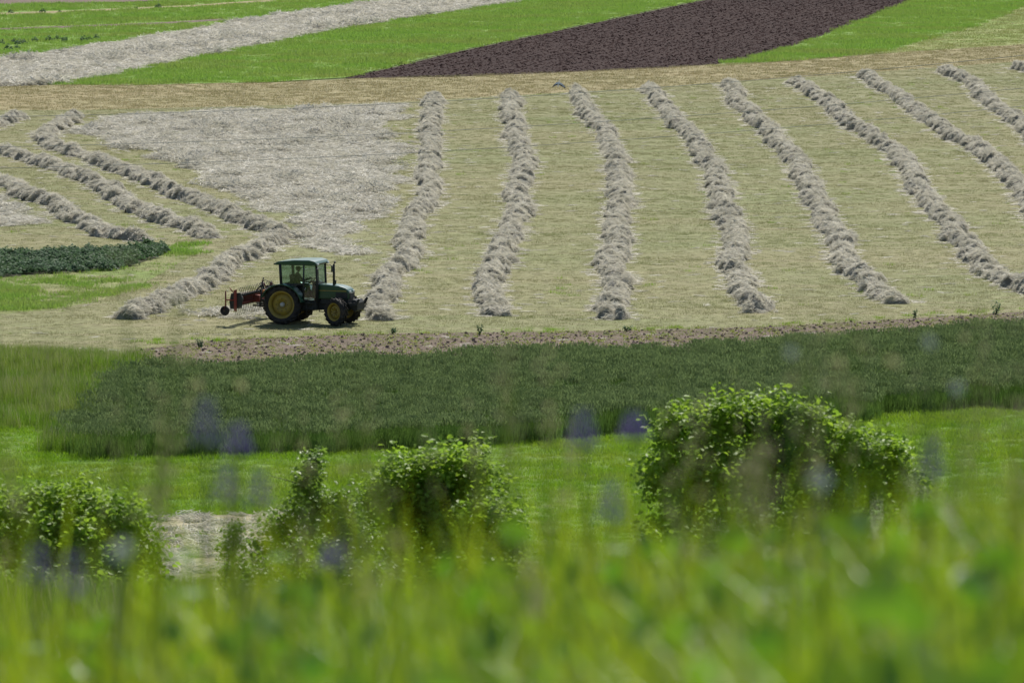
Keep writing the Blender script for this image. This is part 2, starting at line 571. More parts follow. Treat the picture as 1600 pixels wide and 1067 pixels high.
def scatter(name, key, P, rot=None, scl=None, parent=None, label=None, cat=None):
    """P (n,3); one object whose points each carry one small plant"""
    n = len(P)
    me = bpy.data.meshes.new(name)
    me.vertices.add(n)
    me.vertices.foreach_set('co', np.ascontiguousarray(P, dtype=np.float32).ravel())
    if rot is None:
        rot = np.zeros((n, 3)); rot[:, 2] = rng.random(n) * 6.283
        rot[:, :2] = rng.normal(0, .06, (n, 2))
    if scl is None:
        scl = np.ones(n)
    scl = np.asarray(scl, float)
    if scl.ndim == 1:
        scl = np.repeat(scl[:, None], 3, 1)
    for nm, ty, arr, dt in (('rot', 'FLOAT_VECTOR', rot, np.float32), ('scl', 'FLOAT_VECTOR', scl, np.float32)):
        a = me.attributes.new(nm, ty, 'POINT')
        a.data.foreach_set('vector', np.ascontiguousarray(arr, dtype=dt).ravel())
    a = me.attributes.new('pick', 'INT', 'POINT')
    a.data.foreach_set('value', rng.integers(0, PROTO[key][1], n).astype(np.int32))
    o = link(name, me, parent)
    md = o.modifiers.new('scatter', 'NODES')
    md.node_group = scatter_group(key)
    tag(o, label, cat, kind='stuff')
    return o


def xyz(P, z=0.0):
    return np.column_stack([P, np.full(len(P), z) if np.isscalar(z) else z])


proto('stubble', [pm('stubble_tuft', blades(34, (.035, .09), .34, .7, .013, 2, 20 + i), [M['g_stubble']]) for i in range(4)])
proto('olive', [pm('olive_tuft', blades(30, (.05, .12), .42, .7, .018, 2, 25 + i), [M['g_olive']]) for i in range(4)])
proto('dry', [pm('dry_tuft', blades(26, (.06, .15), .42, .8, .024, 2, 30 + i), [M['g_dry']]) for i in range(4)])
proto('green', [pm('green_tuft', blades(34, (.12, .28), .5, .6, .032, 2, 40 + i), [M['g_green']]) for i in range(4)])
proto('meadow', [pm('meadow_tuft', blades(44, (.08, .22), .30, .7, .014, 2, 50 + i), [M['g_meadow']]) for i in range(5)])
proto('tall', [pm('tall_tuft', *(lambda p: (p[:2], [M['g_tall'], M['seed']], p[2]))(join_parts([(blades(40, (.35, .8), .25, .5, .012, 3, 60 + i), 0), (blades(2, (.75, .9), .25, .3, .010, 3, 66 + i), 1)]))) for i in range(4)])
proto('hay', [pm('hay_pad', strands(36, (.25, .55), .32, .022, .09, 70 + i, .38), [M['hay']]) for i in range(6)])
proto('haywide', [pm('hay_wide_pad', strands(40, (.4, .8), .6, .030, .16, 80 + i, 1.2), [M['hay_flat']]) for i in range(5)])


def crop_clump(i):
    r = np.random.default_rng(90 + i)
    parts = [(blades(20, (.55, .9), .24, .35, .016, 3, 90 + i), 0)]
    V = []; Fc = []
    for k in range(14):
        a = r.random() * 6.283; q = .24 * math.sqrt(r.random()); h = r.uniform(.78, 1.0)
        x, y = q * math.cos(a), q * math.sin(a); d = r.random() * 6.283; b = len(V)
        dx, dy = math.cos(d) * .035, math.sin(d) * .035; s = .011
        V += [(x - s, y, h - .1), (x + s, y, h - .1), (x + dx + s * 1.2, y + dy, h), (x + dx - s * 1.2, y + dy, h), (x, y - s, h - .1), (x, y + s, h - .1), (x + dx, y + dy + s * 1.2, h), (x + dx, y + dy - s * 1.2, h)]
        Fc += [(b, b + 1, b + 2, b + 3), (b + 4, b + 5, b + 6, b + 7)]
    parts.append(((V, Fc), 1))
    return join_parts(parts)


proto('crop', [(lambda p: pm('crop_tuft', p[:2], [M['g_crop'], M['g_ear']], p[2]))(crop_clump(i)) for i in range(5)])
proto('bean', [pm('bean_plant', leafquads(60, .3, .5, .13, 100 + i, .6), [M['bean']]) for i in range(4)])
proto('weed', [pm('seedling', leafquads(12, .15, .16, .10, 110 + i, .6), [M['seedling']]) for i in range(3)])


def clod(i, mt='clod'):
    r = np.random.default_rng(120 + i)
    bm = bmesh.new()
    bmesh.ops.create_icosphere(bm, subdivisions=1, radius=.2)
    for v in bm.verts:
        v.co = v.co * r.uniform(.6, 1.25); v.co.z *= .6
    me = bpy.data.meshes.new('clod'); bm.to_mesh(me); bm.free()
    me.materials.append(M[mt])
    return me


proto('clod', [clod(i) for i in range(5)])
proto('dryclod', [clod(i + 9, 'dry_clod') for i in range(5)])

# ------------------------------------------------------------------ ground cover
# mown hay field
P = sample(P_hayfield, 6.5); P = P[in_view(P)]
P = P[~inside(P, P_hayA)]
scatter('stubble', 'stubble', xyz(P), scl=.7 + .6 * vn(P[:, 0] / 9, P[:, 1] / 1.3, 9), label='short mown stubble of grass between the hay rows', cat='stubble')
P = sample(P_hayfield, .14); P = P[in_view(P)]; P = P[rng.random(len(P)) < .15 + vn(P[:, 0] / 6, P[:, 1] / 2.0, 61)]
rt = rng.normal(0, .08, (len(P), 3)); rt[:, 2] = rng.normal(0, .5, len(P))
scatter('loose_hay', 'hay', xyz(P, .01), rot=rt, scl=np.column_stack([.4 + .7 * rng.random(len(P)), .3 + .4 * rng.random(len(P)), .1 + .25 * rng.random(len(P))]), label='stray wisps of hay lying between the raked rows', cat='hay')
P = sample(P_hayfield, .10); P = P[in_view(P)]; P = P[vn(P[:, 0] / 4, P[:, 1] / 4, 62) > .55]
scatter('regrowth_tufts', 'meadow', xyz(P), scl=.4 + .7 * rng.random(len(P)), label='small green tufts growing again in the mown field', cat='grass')
P = sample(P_dry, 3.0); P = P[in_view(P)]
scatter('dry_stubble', 'dry', xyz(P, .004), scl=.8 + .6 * rng.random(len(P)), label='yellowed stubble band behind the far ends of the rows', cat='stubble')
P = sample(P_olive, 2.0); P = P[in_view(P, 10)]
scatter('olive_stubble', 'olive', xyz(P, .008), scl=1.2 + .8 * rng.random(len(P)), label='olive green stubble in the upper right corner', cat='stubble')
for nm, pl, dn, lab, z in (('green_crop', P_greenR, 2.2, 'bright green young crop right of the ploughed field', .012), ('green_crop', P_greenM, 2.2, 'bright green young crop left of the ploughed field', .02), ('green_crop', P_greenT, 1.6, 'bright green young crop in the upper left corner', .028)):
    P = sample(pl, dn, .4); P = P[in_view(P, 10)]
    keep = ~(inside(P, P_track) | inside(P, P_brownT)) if pl is P_greenT else np.ones(len(P), bool)
    P = P[keep]
    scatter(nm, 'green', xyz(P, z), scl=.8 + .8 * vn(P[:, 0] / 3, P[:, 1] / 6, 12), label=lab, cat='crop')
P = sample(P_lush, 10, .8, 3); P = P[in_view(P)]; P = P[~inside(P, P_bean)]
hl = vn(P[:, 0] / 1.3, P[:, 1] / 2.5, 51) * .6 + vn(P[:, 0] / 5, P[:, 1] / 5, 52) * .4 + .30 * np.clip((-17.0 - P[:, 0]) / 7.0, -1.2, .6)
P = P[rng.random(len(P)) < np.clip(hl * 3.0 - 1.1, .03, 1)]
scatter('lush_grass', 'green', xyz(P), scl=.45 + .6 * vn(P[:, 0] / 2, P[:, 1] / 2, 13), label='lush green grass below the dark bean plot', cat='grass')
P = sample(P_meadow, 11, .3); P = P[in_view(P)]; P = P[~(inside(P, P_crop) | inside(P, P_straw))]
scatter('meadow_grass', 'meadow', xyz(P, .008), scl=.7 + .8 * vn(P[:, 0] / 1.7, P[:, 1] / 1.7, 14), label='short bright meadow grass in front of the dark crop', cat='grass')
# ploughed clods, thrown up in furrows
P = sample(P_plough, 6.0); P = P[in_view(P, 10)]
dirv = P_plough[5] - P_plough[0]; dirv = dirv / np.linalg.norm(dirv)
off = P @ np.array([-dirv[1], dirv[0]])
P = P - np.outer((np.mod(off, 1.1) - .55) * .16, np.array([-dirv[1], dirv[0]]))
s = .18 + .38 * rng.random(len(P)) ** 2
scatter('soil_clods', 'clod', xyz(P, .016), rot=np.column_stack([rng.normal(0, .3, (len(P), 2)), rng.random(len(P)) * 6.28]), scl=np.column_stack([s * 1.3, s * 1.3, s * .8]), label='dark ploughed clods turned up in furrows', cat='clods')
# soil strip
P = sample(P_soil, 7.0); P = P[in_view(P)]; P = P[~inside(P, P_crop)]
scatter('dry_clods', 'dryclod', xyz(P, .01), rot=rng.random((len(P), 3)) * 6.28, scl=.12 + .34 * rng.random(len(P)) ** 2, label='small dry clods on the bare strip behind the crop', cat='clods')
P = sample(P_soil, 4.5); P = P[in_view(P)]; P = P[~inside(P, P_crop)]
scatter('seedlings', 'weed', xyz(P, .004), scl=.3 + .55 * rng.random(len(P)) ** 2, label='yellow green seedlings dotted over the bare strip', cat='seedlings')
P = sample(P_soil, 2.5); P = P[in_view(P)]; P = P[~inside(P, P_crop)]; P = P[vn(P[:, 0] / 2, P[:, 1] / 2, 63) > .45]
scatter('strip_grass', 'olive', xyz(P, .004), scl=.5 + .5 * rng.random(len(P)), label='thin olive grass coming up on the bare strip', cat='grass')
edge = sample(gpoly([(200, 535), (350, 526), (600, 517), (900, 514), (1200, 507), (1600, 482), (1800, 468), (1800, 473), (1600, 487), (1200, 512), (900, 519), (600, 522), (350, 532), (205, 548)]), 4.0, .6)
edge = edge[vn(edge[:, 0] / 1.1, edge[:, 1] / 1.1, 44) > .45]
edge = edge[in_view(edge)]
scatter('verge_grass', 'meadow', xyz(edge), scl=.4 + .8 * rng.random(len(edge)), label='ragged green verge between the stubble and the bare strip', cat='grass')
# standing crop
P = sample(P_crop, 19, .9, 1.3); P = P[in_view(P)]
cd = P_crop[8] - P_crop[15]; cd = cd / np.linalg.norm(cd)
off = P @ np.array([-cd[1], cd[0]])
track = np.abs(np.mod(off + .6 * (vn(P @ cd / 9, off / 9, 45) - .5), 7.5) - 3.7)          # sprayer wheel tracks
thin = vn(P[:, 0] / 2.2, P[:, 1] / 2.2, 46)
P = P[((track > .45) | (rng.random(len(P)) < .35)) & (rng.random(len(P)) < .65 + 1.0 * thin)]
hs = .74 + .26 * vn(P[:, 0] / 3.5, P[:, 1] / 3.5, 15) + .16 * vn(P[:, 0] / .8, P[:, 1] / .8, 47) + .08 * rng.random(len(P))
scatter('standing_crop', 'crop', xyz(P, .012), scl=np.column_stack([np.ones(len(P)), np.ones(len(P)), hs]), label='dark green standing cereal crop across the middle', cat='crop')
P = sample(P_tall, 10, .6, 2); P = P[in_view(P)]
scatter('tall_grass', 'tall', xyz(P), scl=.7 + .5 * vn(P[:, 0] / 2, P[:, 1] / 2, 16), label='tall pale seeding grass left of the dark crop', cat='grass')
P = sample(P_bean, 6, .7, 1.5); P = P[in_view(P)]
scatter('bean_crop', 'bean', xyz(P, .01), scl=np.column_stack([np.ones(len(P)), np.ones(len(P)), .55 + .45 * rng.random(len(P))]), label='dark leafy bean crop at the left edge', cat='crop')
dots = np.concatenate([sample(gpoly([(-200, 78), (0, 69), (170, 61), (170, 65), (0, 74), (-200, 84)]), .22), sample(gpoly([(-100, 84), (0, 76), (40, 74), (40, 80), (0, 82), (-100, 90)]), .15), sample(gpoly([(-100, 26), (0, 23), (300, 11), (300, 12.5), (0, 26), (-100, 30)]), .12)])
scatter('cabbage_rows', 'bean', xyz(dots, .03), scl=.6 + .7 * rng.random(len(dots)), label='dark leafy plants in rows in the far upper left field', cat='crop')
# spread hay
P = sample(P_hayA, 7, 1.6, 5)
P2 = sample(gpoly([(-80, 300), (0, 312), (60, 345), (92, 351), (0, 356), (-80, 360)]), 6, .8, 3)
P3 = sample(gpoly([(590, 236), (645, 236), (640, 243), (590, 246)]), 5, .5, 2)
P4 = sample(gpoly([(320, 488), (430, 478), (440, 496), (330, 500)]), 3, .6, 2)
P = np.concatenate([P, P2, P3, P4])
h = vn(P[:, 0] / 1.6, P[:, 1] / 3.5, 17)
rt = rng.normal(0, .15, (len(P), 3)); rt[:, 2] = rng.random(len(P)) * 6.28
scatter('spread_hay', 'haywide', xyz(P, .01 + .12 * np.clip(h - .6, 0, 1)), rot=rt, scl=np.column_stack([.75 + .3 * h, .75 + .3 * h, .5 + 4.0 * np.clip(h - .62, 0, 1)]), label='grey hay lying spread out behind the tractor, not yet raked', cat='hay')
P = sample(P_hayTop, 4.0, .5, 5); P = P[in_view(P, 10)]
h = vn(P[:, 0] / 2.5, P[:, 1] / 6, 18)
rt = rng.normal(0, .15, (len(P), 3)); rt[:, 2] = rng.random(len(P)) * 6.28
scatter('spread_hay', 'haywide', xyz(P, .03), rot=rt, scl=np.column_stack([1.1 + .4 * h, 1.1 + .4 * h, .7 + 5.0 * np.clip(h - .62, 0, 1)]), label='grey spread hay on the long strip in the upper left', cat='hay')
P = sample(P_straw, 3.5, .5, 2); P = P[in_view(P)]
rt = rng.normal(0, .12, (len(P), 3)); rt[:, 2] = rng.random(len(P)) * 6.28
scatter('straw', 'hay', xyz(P, .015), rot=rt, scl=.7 + .4 * rng.random(len(P)), label='pale straw lying on the track between the bushes', cat='straw')
P = sample(P_straw, 3.0, .5, 2); P = P[in_view(P)]; P = P[vn(P[:, 0] / 2, P[:, 1] / 2, 19) > .52]
scatter('track_grass', 'meadow', xyz(P, .012), scl=.6 + .6 * rng.random(len(P)), label='green tufts growing through the pale straw track', cat='grass')


# ------------------------------------------------------------------ hay windrows
def smooth_path(pts, step=.12):
    P = np.array([gp(a, b, .22)[:2] for a, b in pts])
    seg = np.r_[0, np.cumsum(np.linalg.norm(np.diff(P, axis=0), axis=1))]
    s = np.arange(0, seg[-1], step)
    x = np.interp(s, seg, P[:, 0]); y = np.interp(s, seg, P[:, 1])
    k = np.exp(-.5 * (np.arange(-40, 41) / 14) ** 2); k /= k.sum()

    def sm(v):
        L = np.r_[2 * v[0] - v[40:0:-1], v, 2 * v[-1] - v[-2:-42:-1]]
        return np.convolve(L, k, 'valid')
    x = sm(x); y = sm(y)
    return s, np.stack([x, y], 1)


def windrow(name, label, pts, seed, wd=1.0, ht=1.0):
    r = np.random.default_rng(seed)
    s, C = smooth_path(pts)
    Lg = s[-1]
    T = np.gradient(C, axis=0); T /= np.linalg.norm(T, axis=1)[:, None]
    N = np.stack([-T[:, 1], T[:, 0]], 1)
    # slow wander and swelling of the row
    wander = (vn(s / 2.3, s * 0 + seed, 21) - .5) * .4 + (vn(s / 7, s * 0 + seed, 22) - .5) * .5
    C = C + N * wander[:, None]
    us = np.linspace(-1.25, 1.25, 21) * wd
    S, U = np.meshgrid(s, us, indexing='ij')
    swell = .8 + .4 * vn(s / 3.2, s * 0 + seed, 23)
    end = np.clip(np.minimum(s, Lg - s) / .8, 0, 1) ** .5
    Hh = (.17 * ht * swell * end)[:, None] * (1 - (U / (.85 * wd)) ** 2)
    t = .2
    while t < Lg - .2:
        a = r.uniform(.32, .75); b = r.uniform(.5, 1.0) * wd; hz = r.uniform(.28, .78) * ht
        uo = r.normal(0, .22) * wd; sk = r.normal(.0, .28)
        if r.random() < .16:
            uo = r.choice([-1, 1]) * r.uniform(.55, .9) * wd; b *= .5; hz *= .7
        i0 = np.searchsorted(s, t - 1.1); i1 = np.searchsorted(s, t + 1.1)
        ss = S[i0:i1] - t - sk * (U[i0:i1] - uo); uu = U[i0:i1] - uo
        # each forkful has rolled over: steep on its far side, long towards the next
        q = 1 - (ss / (a * np.where(ss > 0, 1.25, .8))) ** 2 - (uu / b) ** 2
        hh = hz * np.sqrt(np.clip(q, 0, 1)) - np.where(q > 0, 0, 9)
        Hh[i0:i1] = np.maximum(Hh[i0:i1], hh)
        t += r.uniform(.30, .95) if r.random() < .8 else r.uniform(.15, .3)
    Hh = (Hh + (vn(S / .22, U / .22 + seed, 24) - .5) * .12) * (np.clip(np.minimum(s, Lg - s) / .75, 0, 1) ** .75)[:, None]
    Hh[:2] = 0; Hh[-2:] = 0
    on = Hh > .03
    Zs = np.where(on, Hh, -.06)
    V = np.empty((len(s), len(us), 3))
    V[..., :2] = C[:, None, :] + N[:, None, :] * U[..., None]
    V[..., 2] = Zs
    nu = len(us)
    fc = []
    keep = on[:-1, :-1] | on[1:, :-1] | on[:-1, 1:] | on[1:, 1:]
    I, J = np.nonzero(keep)
    a0 = I * nu + J
    fc = np.stack([a0, a0 + nu, a0 + nu + 1, a0 + 1], 1).tolist()
    base = C[len(C) // 2]
    Vr = V.reshape(-1, 3).copy()
    Vr[:, :2] -= base
    me = mesh_np(name, Vr, fc, [M['hay_body']], True)
    bmx = bmesh.new(); bmx.from_mesh(me)
    bmesh.ops.delete(bmx, geom=[v for v in bmx.verts if not v.link_faces], context='VERTS')
    bmesh.ops.recalc_face_normals(bmx, faces=bmx.faces)
    bmx.to_mesh(me); bmx.free()
    me.polygons.foreach_set('use_smooth', [True] * len(me.polygons))
    o = link(name, me, loc=(base[0], base[1], 0))
    tag(o, label, 'windrow', 'raked rows of hay across the field')
    # strands draped over the surface
    gs = np.gradient(Zs, s, axis=0); gu = np.gradient(Zs, us, axis=1)
    wgt = (on * np.clip(np.sqrt(1 + gs ** 2 + gu ** 2), 1, 4)).ravel()
    n = int(wgt.sum() * (s[1] - s[0]) * (us[1] - us[0]) * 17)
    pick = np.searchsorted(np.cumsum(wgt) / wgt.sum(), r.random(n))
    i = np.clip(pick // nu, 0, len(s) - 1); j = pick % nu
    # and loose wisps beside the row
    m = int(Lg * 3.0)
    iw = r.integers(0, len(s), m); uw = r.choice([-1, 1], m) * r.uniform(.8, 1.9, m) * wd
    pos = V[i, j] + np.column_stack([r.normal(0, .05, (len(i), 2)), r.uniform(-.05, .02, len(i))])
    steep = np.hypot(gs[i, j], gu[i, j]) > 1.1
    pos[:, 2] = np.where(steep, pos[:, 2] * r.uniform(.05, 1.0, len(i)), pos[:, 2])
    sl = np.clip(gs[i, j], -1.6, 1.6); su = np.clip(gu[i, j], -1.6, 1.6)
    nz = np.column_stack([-(sl[:, None] * T[i] + su[:, None] * N[i]), np.ones(len(i))])
    nz /= np.linalg.norm(nz, axis=1)[:, None]
    ax = np.column_stack([N[i], np.zeros(len(i))])           # strands hang across the row
    th = r.normal(0, .42, len(i)); c, s_ = np.cos(th), np.sin(th)
    ax = np.column_stack([c * ax[:, 0] - s_ * ax[:, 1], s_ * ax[:, 0] + c * ax[:, 1], ax[:, 2]])
    ax -= nz * (ax * nz).sum(1)[:, None]
    ax /= np.linalg.norm(ax, axis=1)[:, None]
    ay = np.cross(nz, ax)
    rot = np.stack([np.arctan2(ay[:, 2], nz[:, 2]), np.arctan2(-ax[:, 2], np.hypot(ax[:, 0], ax[:, 1])), np.arctan2(ax[:, 1], ax[:, 0])], 1)
    scl = np.column_stack([r.uniform(.5, .9, len(i)), r.uniform(.45, .8, len(i)), r.uniform(.5, 1.0, len(i))])
    pw = np.column_stack([C[iw] + N[iw] * uw[:, None], np.full(m, .01)])
    rw = np.zeros((m, 3)); rw[:, 2] = r.random(m) * 6.28
    sw = np.column_stack([r.uniform(.5, 1.0, m), r.uniform(.5, 1.0, m), r.uniform(.15, .4, m)])
    pos = np.concatenate([pos, pw]); rot = np.concatenate([rot, rw]); scl = np.concatenate([scl, sw])
    pos[:, :2] -= base
    scatter('hay_strands', 'hay', pos, rot, scl, parent=o)
    return o


ROWS = [
    ('first long grey hay windrow right of the tractor, its near end touching the tractor nose', [(678, 150), (672, 195), (672, 244), (669, 289), (661, 322), (650, 352), (631, 397), (609, 433), (594, 468), (591, 494)]),
    ('second long grey hay windrow right of the tractor', [(800, 146), (800, 176), (807, 210), (819, 232), (820, 262), (815, 292), (809, 330), (794, 364), (785, 394), (775, 431), (775, 465), (778, 487)]),
    ('third long grey hay windrow right of the tractor, just right of the flying bird', [(901, 139), (920, 180), (948, 206), (961, 240), (968, 277), (968, 315), (965, 352), (959, 390), (965, 438), (960, 493)]),
    ('fourth long grey hay windrow right of the tractor', [(1016, 133), (1032, 160), (1060, 187), (1089, 220), (1114, 257), (1130, 294), (1138, 327), (1140, 360), (1147, 393), (1149, 426), (1165, 459), (1184, 482)]),
    ('fifth long grey hay windrow right of the tractor, curling right at its near end', [(1138, 128), (1155, 162), (1188, 191), (1221, 224), (1250, 257), (1270, 294), (1291, 327), (1311, 364), (1324, 402), (1342, 434), (1369, 456), (1396, 468)]),
    ('sixth long grey hay windrow right of the tractor, leaving the picture at the right edge', [(1246, 123), (1291, 158), (1328, 187), (1377, 216), (1414, 249), (1427, 286), (1456, 319), (1489, 352), (1513, 389), (1546, 422), (1592, 443), (1680, 480)]),
    ('seventh long grey hay windrow right of the tractor, cut off by the right edge', [(1350, 115), (1390, 138), (1427, 167), (1464, 195), (1513, 224), (1555, 249), (1583, 282), (1600, 307), (1640, 360)]),
    ('eighth long grey hay windrow from the tractor, in the upper right', [(1474, 106), (1513, 125), (1546, 154), (1575, 179), (1602, 200), (1660, 260)]),
    ('short end of a hay windrow showing at the far right edge', [(1582, 102), (1620, 110), (1680, 140)]),
]
for i, (lab, pts) in enumerate(ROWS):
    windrow('windrow', lab, pts, 200 + i, .54, .80)
LROWS = [
    ('long grey hay windrow that bends back behind the tractor like a hook', [(131, 178), (109, 184), (84, 197), (72, 212), (86, 224), (124, 236), (161, 250), (199, 266), (240, 281), (270, 296), (307, 311), (345, 326), (386, 341), (424, 353), (431, 365), (420, 379), (390, 393), (356, 415), (326, 431), (296, 449), (262, 466), (228, 480), (202, 492)], .60, .78),
    ('middle grey hay windrow of the three on the left, running to the hook bend', [(-50, 222), (0, 232), (30, 238), (60, 249), (97, 262), (131, 277), (161, 293), (187, 310), (217, 322), (240, 337), (277, 347), (311, 357), (334, 367)], .60, .78),
    ('lowest grey hay windrow on the left, just above the dark bean plot', [(-50, 262), (0, 280), (22, 294), (56, 307), (90, 320), (120, 335), (150, 352), (172, 366), (205, 369), (245, 370)], .60, .76),
    ('short end of a hay windrow at the left edge', [(-50, 205), (0, 189), (20, 184), (37, 180)], .56, .80),
]
for i, (lab, pts, a, b) in enumerate(LROWS):
    windrow('windrow', lab, pts, 300 + i, a, b)


# ------------------------------------------------------------------ mesh builders for hard things
def prism(name, pts, y0, y1, mat, parent=None, bev=.015, axis='y', seg=2):
    """side profile (x,z) swept along y"""
    bm = bmesh.new()
    A = [bm.verts.new((p[0], y0, p[1])) for p in pts]
    B = [bm.verts.new((p[0], y1, p[1])) for p in pts]
    n = len(pts)
    bm.faces.new(A); bm.faces.new(B[::-1])
    for i in range(n):
        bm.faces.new((A[i], B[i], B[(i + 1) % n], A[(i + 1) % n]))
    bmesh.ops.recalc_face_normals(bm, faces=bm.faces)
    if bev:
        bmesh.ops.bevel(bm, geom=list(bm.edges), offset=bev, segments=seg, affect='EDGES', profile=.6, clamp_overlap=True)
    me = bpy.data.meshes.new(name)
    bm.to_mesh(me); bm.free()
    me.materials.append(mat)
    return link(name, me, parent)


def box(name, x, y, z, mat, parent=None, bev=.012):
    return prism(name, [(x[0], z[0]), (x[1], z[0]), (x[1], z[1]), (x[0], z[1])], y[0], y[1], mat, parent, bev)


def lathe_np(prof, n=40):
    """profile (r, y) around the y axis"""
    V = []; Fc = []
    m = len(prof)
    for i in range(n):
        a = 2 * math.pi * i / n
        for r_, y in prof:
            V.append((r_ * math.cos(a), y, r_ * math.sin(a)))
    for i in range(n):
        for j in range(m - 1):
            a = i * m + j; b = ((i + 1) % n) * m + j
            Fc.append((a, b, b + 1, a + 1))
    return V, Fc


def fix(me, smooth=True):
    bm = bmesh.new(); bm.from_mesh(me)
    bmesh.ops.remove_doubles(bm, verts=bm.verts, dist=1e-5)
    bmesh.ops.recalc_face_normals(bm, faces=bm.faces)
    bm.to_mesh(me); bm.free()
    me.polygons.foreach_set('use_smooth', [smooth] * len(me.polygons))
    return me


def lathe(name, prof, mat, parent=None, n=40, loc=None):
    V, Fc = lathe_np(prof, n)
    return link(name, fix(mesh_np(name, V, Fc, [mat])), parent, loc)


def tube_np(path, rad, n=8):
    P = [Vector(p) for p in path]
    rad = rad if hasattr(rad, '__len__') else [rad] * len(P)
    V = []; Fc = []
    up = Vector((0, 0, 1))
    for i, p in enumerate(P):
        d = (P[min(i + 1, len(P) - 1)] - P[max(i - 1, 0)]).normalized()
        ref = up if abs(d.z) < .9 else Vector((1, 0, 0))
        a = d.cross(ref).normalized(); b = d.cross(a).normalized()
        for k in range(n):
            t = 2 * math.pi * k / n
            V.append(tuple(p + (a * math.cos(t) + b * math.sin(t)) * rad[i]))
    for i in range(len(P) - 1):
        for k in range(n):
            a = i * n + k; b = i * n + (k + 1) % n
            Fc.append((a, b, b + n, a + n))
    Fc.append(tuple(range(n))[::-1]); Fc.append(tuple(range((len(P) - 1) * n, len(P) * n)))
    return V, Fc


def tube(name, path, rad, mat, parent=None, n=8, smooth=True):
    V, Fc = tube_np(path, rad, n)
    return link(name, fix(mesh_np(name, V, Fc, [mat]), smooth), parent)


def tubes(name, list_, mat, parent=None, n=6):
    parts = [(tube_np(p, r_, n), 0) for p, r_ in list_]
    V, Fc, _ = join_parts(parts)
    return link(name, fix(mesh_np(name, V, Fc, [mat])), parent)


def ell(name, c, rad, mat, parent=None, rot=(0, 0, 0), u=16, v=10):
    bm = bmesh.new()
    bmesh.ops.create_uvsphere(bm, u_segments=u, v_segments=v, radius=1)
    mt = Matrix.Translation(c) @ Euler(rot).to_matrix().to_4x4() @ Matrix.Diagonal((*rad, 1))
    bmesh.ops.transform(bm, matrix=mt, verts=bm.verts)
    me = bpy.data.meshes.new(name); bm.to_mesh(me); bm.free()
    me.materials.append(mat)
    me.polygons.foreach_set('use_smooth', [True] * len(me.polygons))
    return link(name, me, parent)


# ------------------------------------------------------------------ tractor
DUST = (.20, .17, .12)
M['tgreen'] = paint('tractor_green', (.010, .060, .028), .28, .5, dust=(.018, .065, .036), dscale=3, coat=.15)
M['tdark'] = paint('dark_metal', (.018, .02, .02), .55, .4, dust=(.05, .046, .04), dscale=5)
M['yellow'] = paint('yellow_rim', (.31, .22, .035), .55, .35, dust=(.21, .165, .075), dscale=3)
M['rubber'] = paint('tyre_rubber', (.022, .020, .020), .8, .25, dust=(.075, .062, .05), dscale=5)
M['red'] = paint('faded_red', (.22, .045, .035), .65, .25, dust=(.17, .075, .06), dscale=5)
M['steel'] = paint('worn_steel', (.5, .5, .47), .5, .5, metal=.2, dust=(.3, .29, .26), dscale=12)
M['glass'] = glass_mat('cab_glass')
M['lamp'] = paint('lamp_glass', (.75, .76, .74), .12, .6)
M['orange'] = paint('amber_lens', (.7, .22, .02), .25, .5)
M['seat'] = paint('seat_cover', (.02, .02, .022), .8, .2)
M['shirt'] = paint('dark_shirt', (.014, .010, .013), .9, .15)
M['trousers'] = paint('trousers', (.03, .035, .05), .9, .15)
M['skin'] = paint('skin', (.22, .12, .085), .6, .3)
M['cap'] = paint('cap', (.018, .018, .022), .85, .2)

TP = gp(453, 504)                                  # ground under the rear axle
TA = R(-19)
trac = empty('tractor', (TP[0], TP[1], 0), TA)
tag(trac, 'dark green tractor with yellow wheels driving right across the mown hay field', 'tractor')


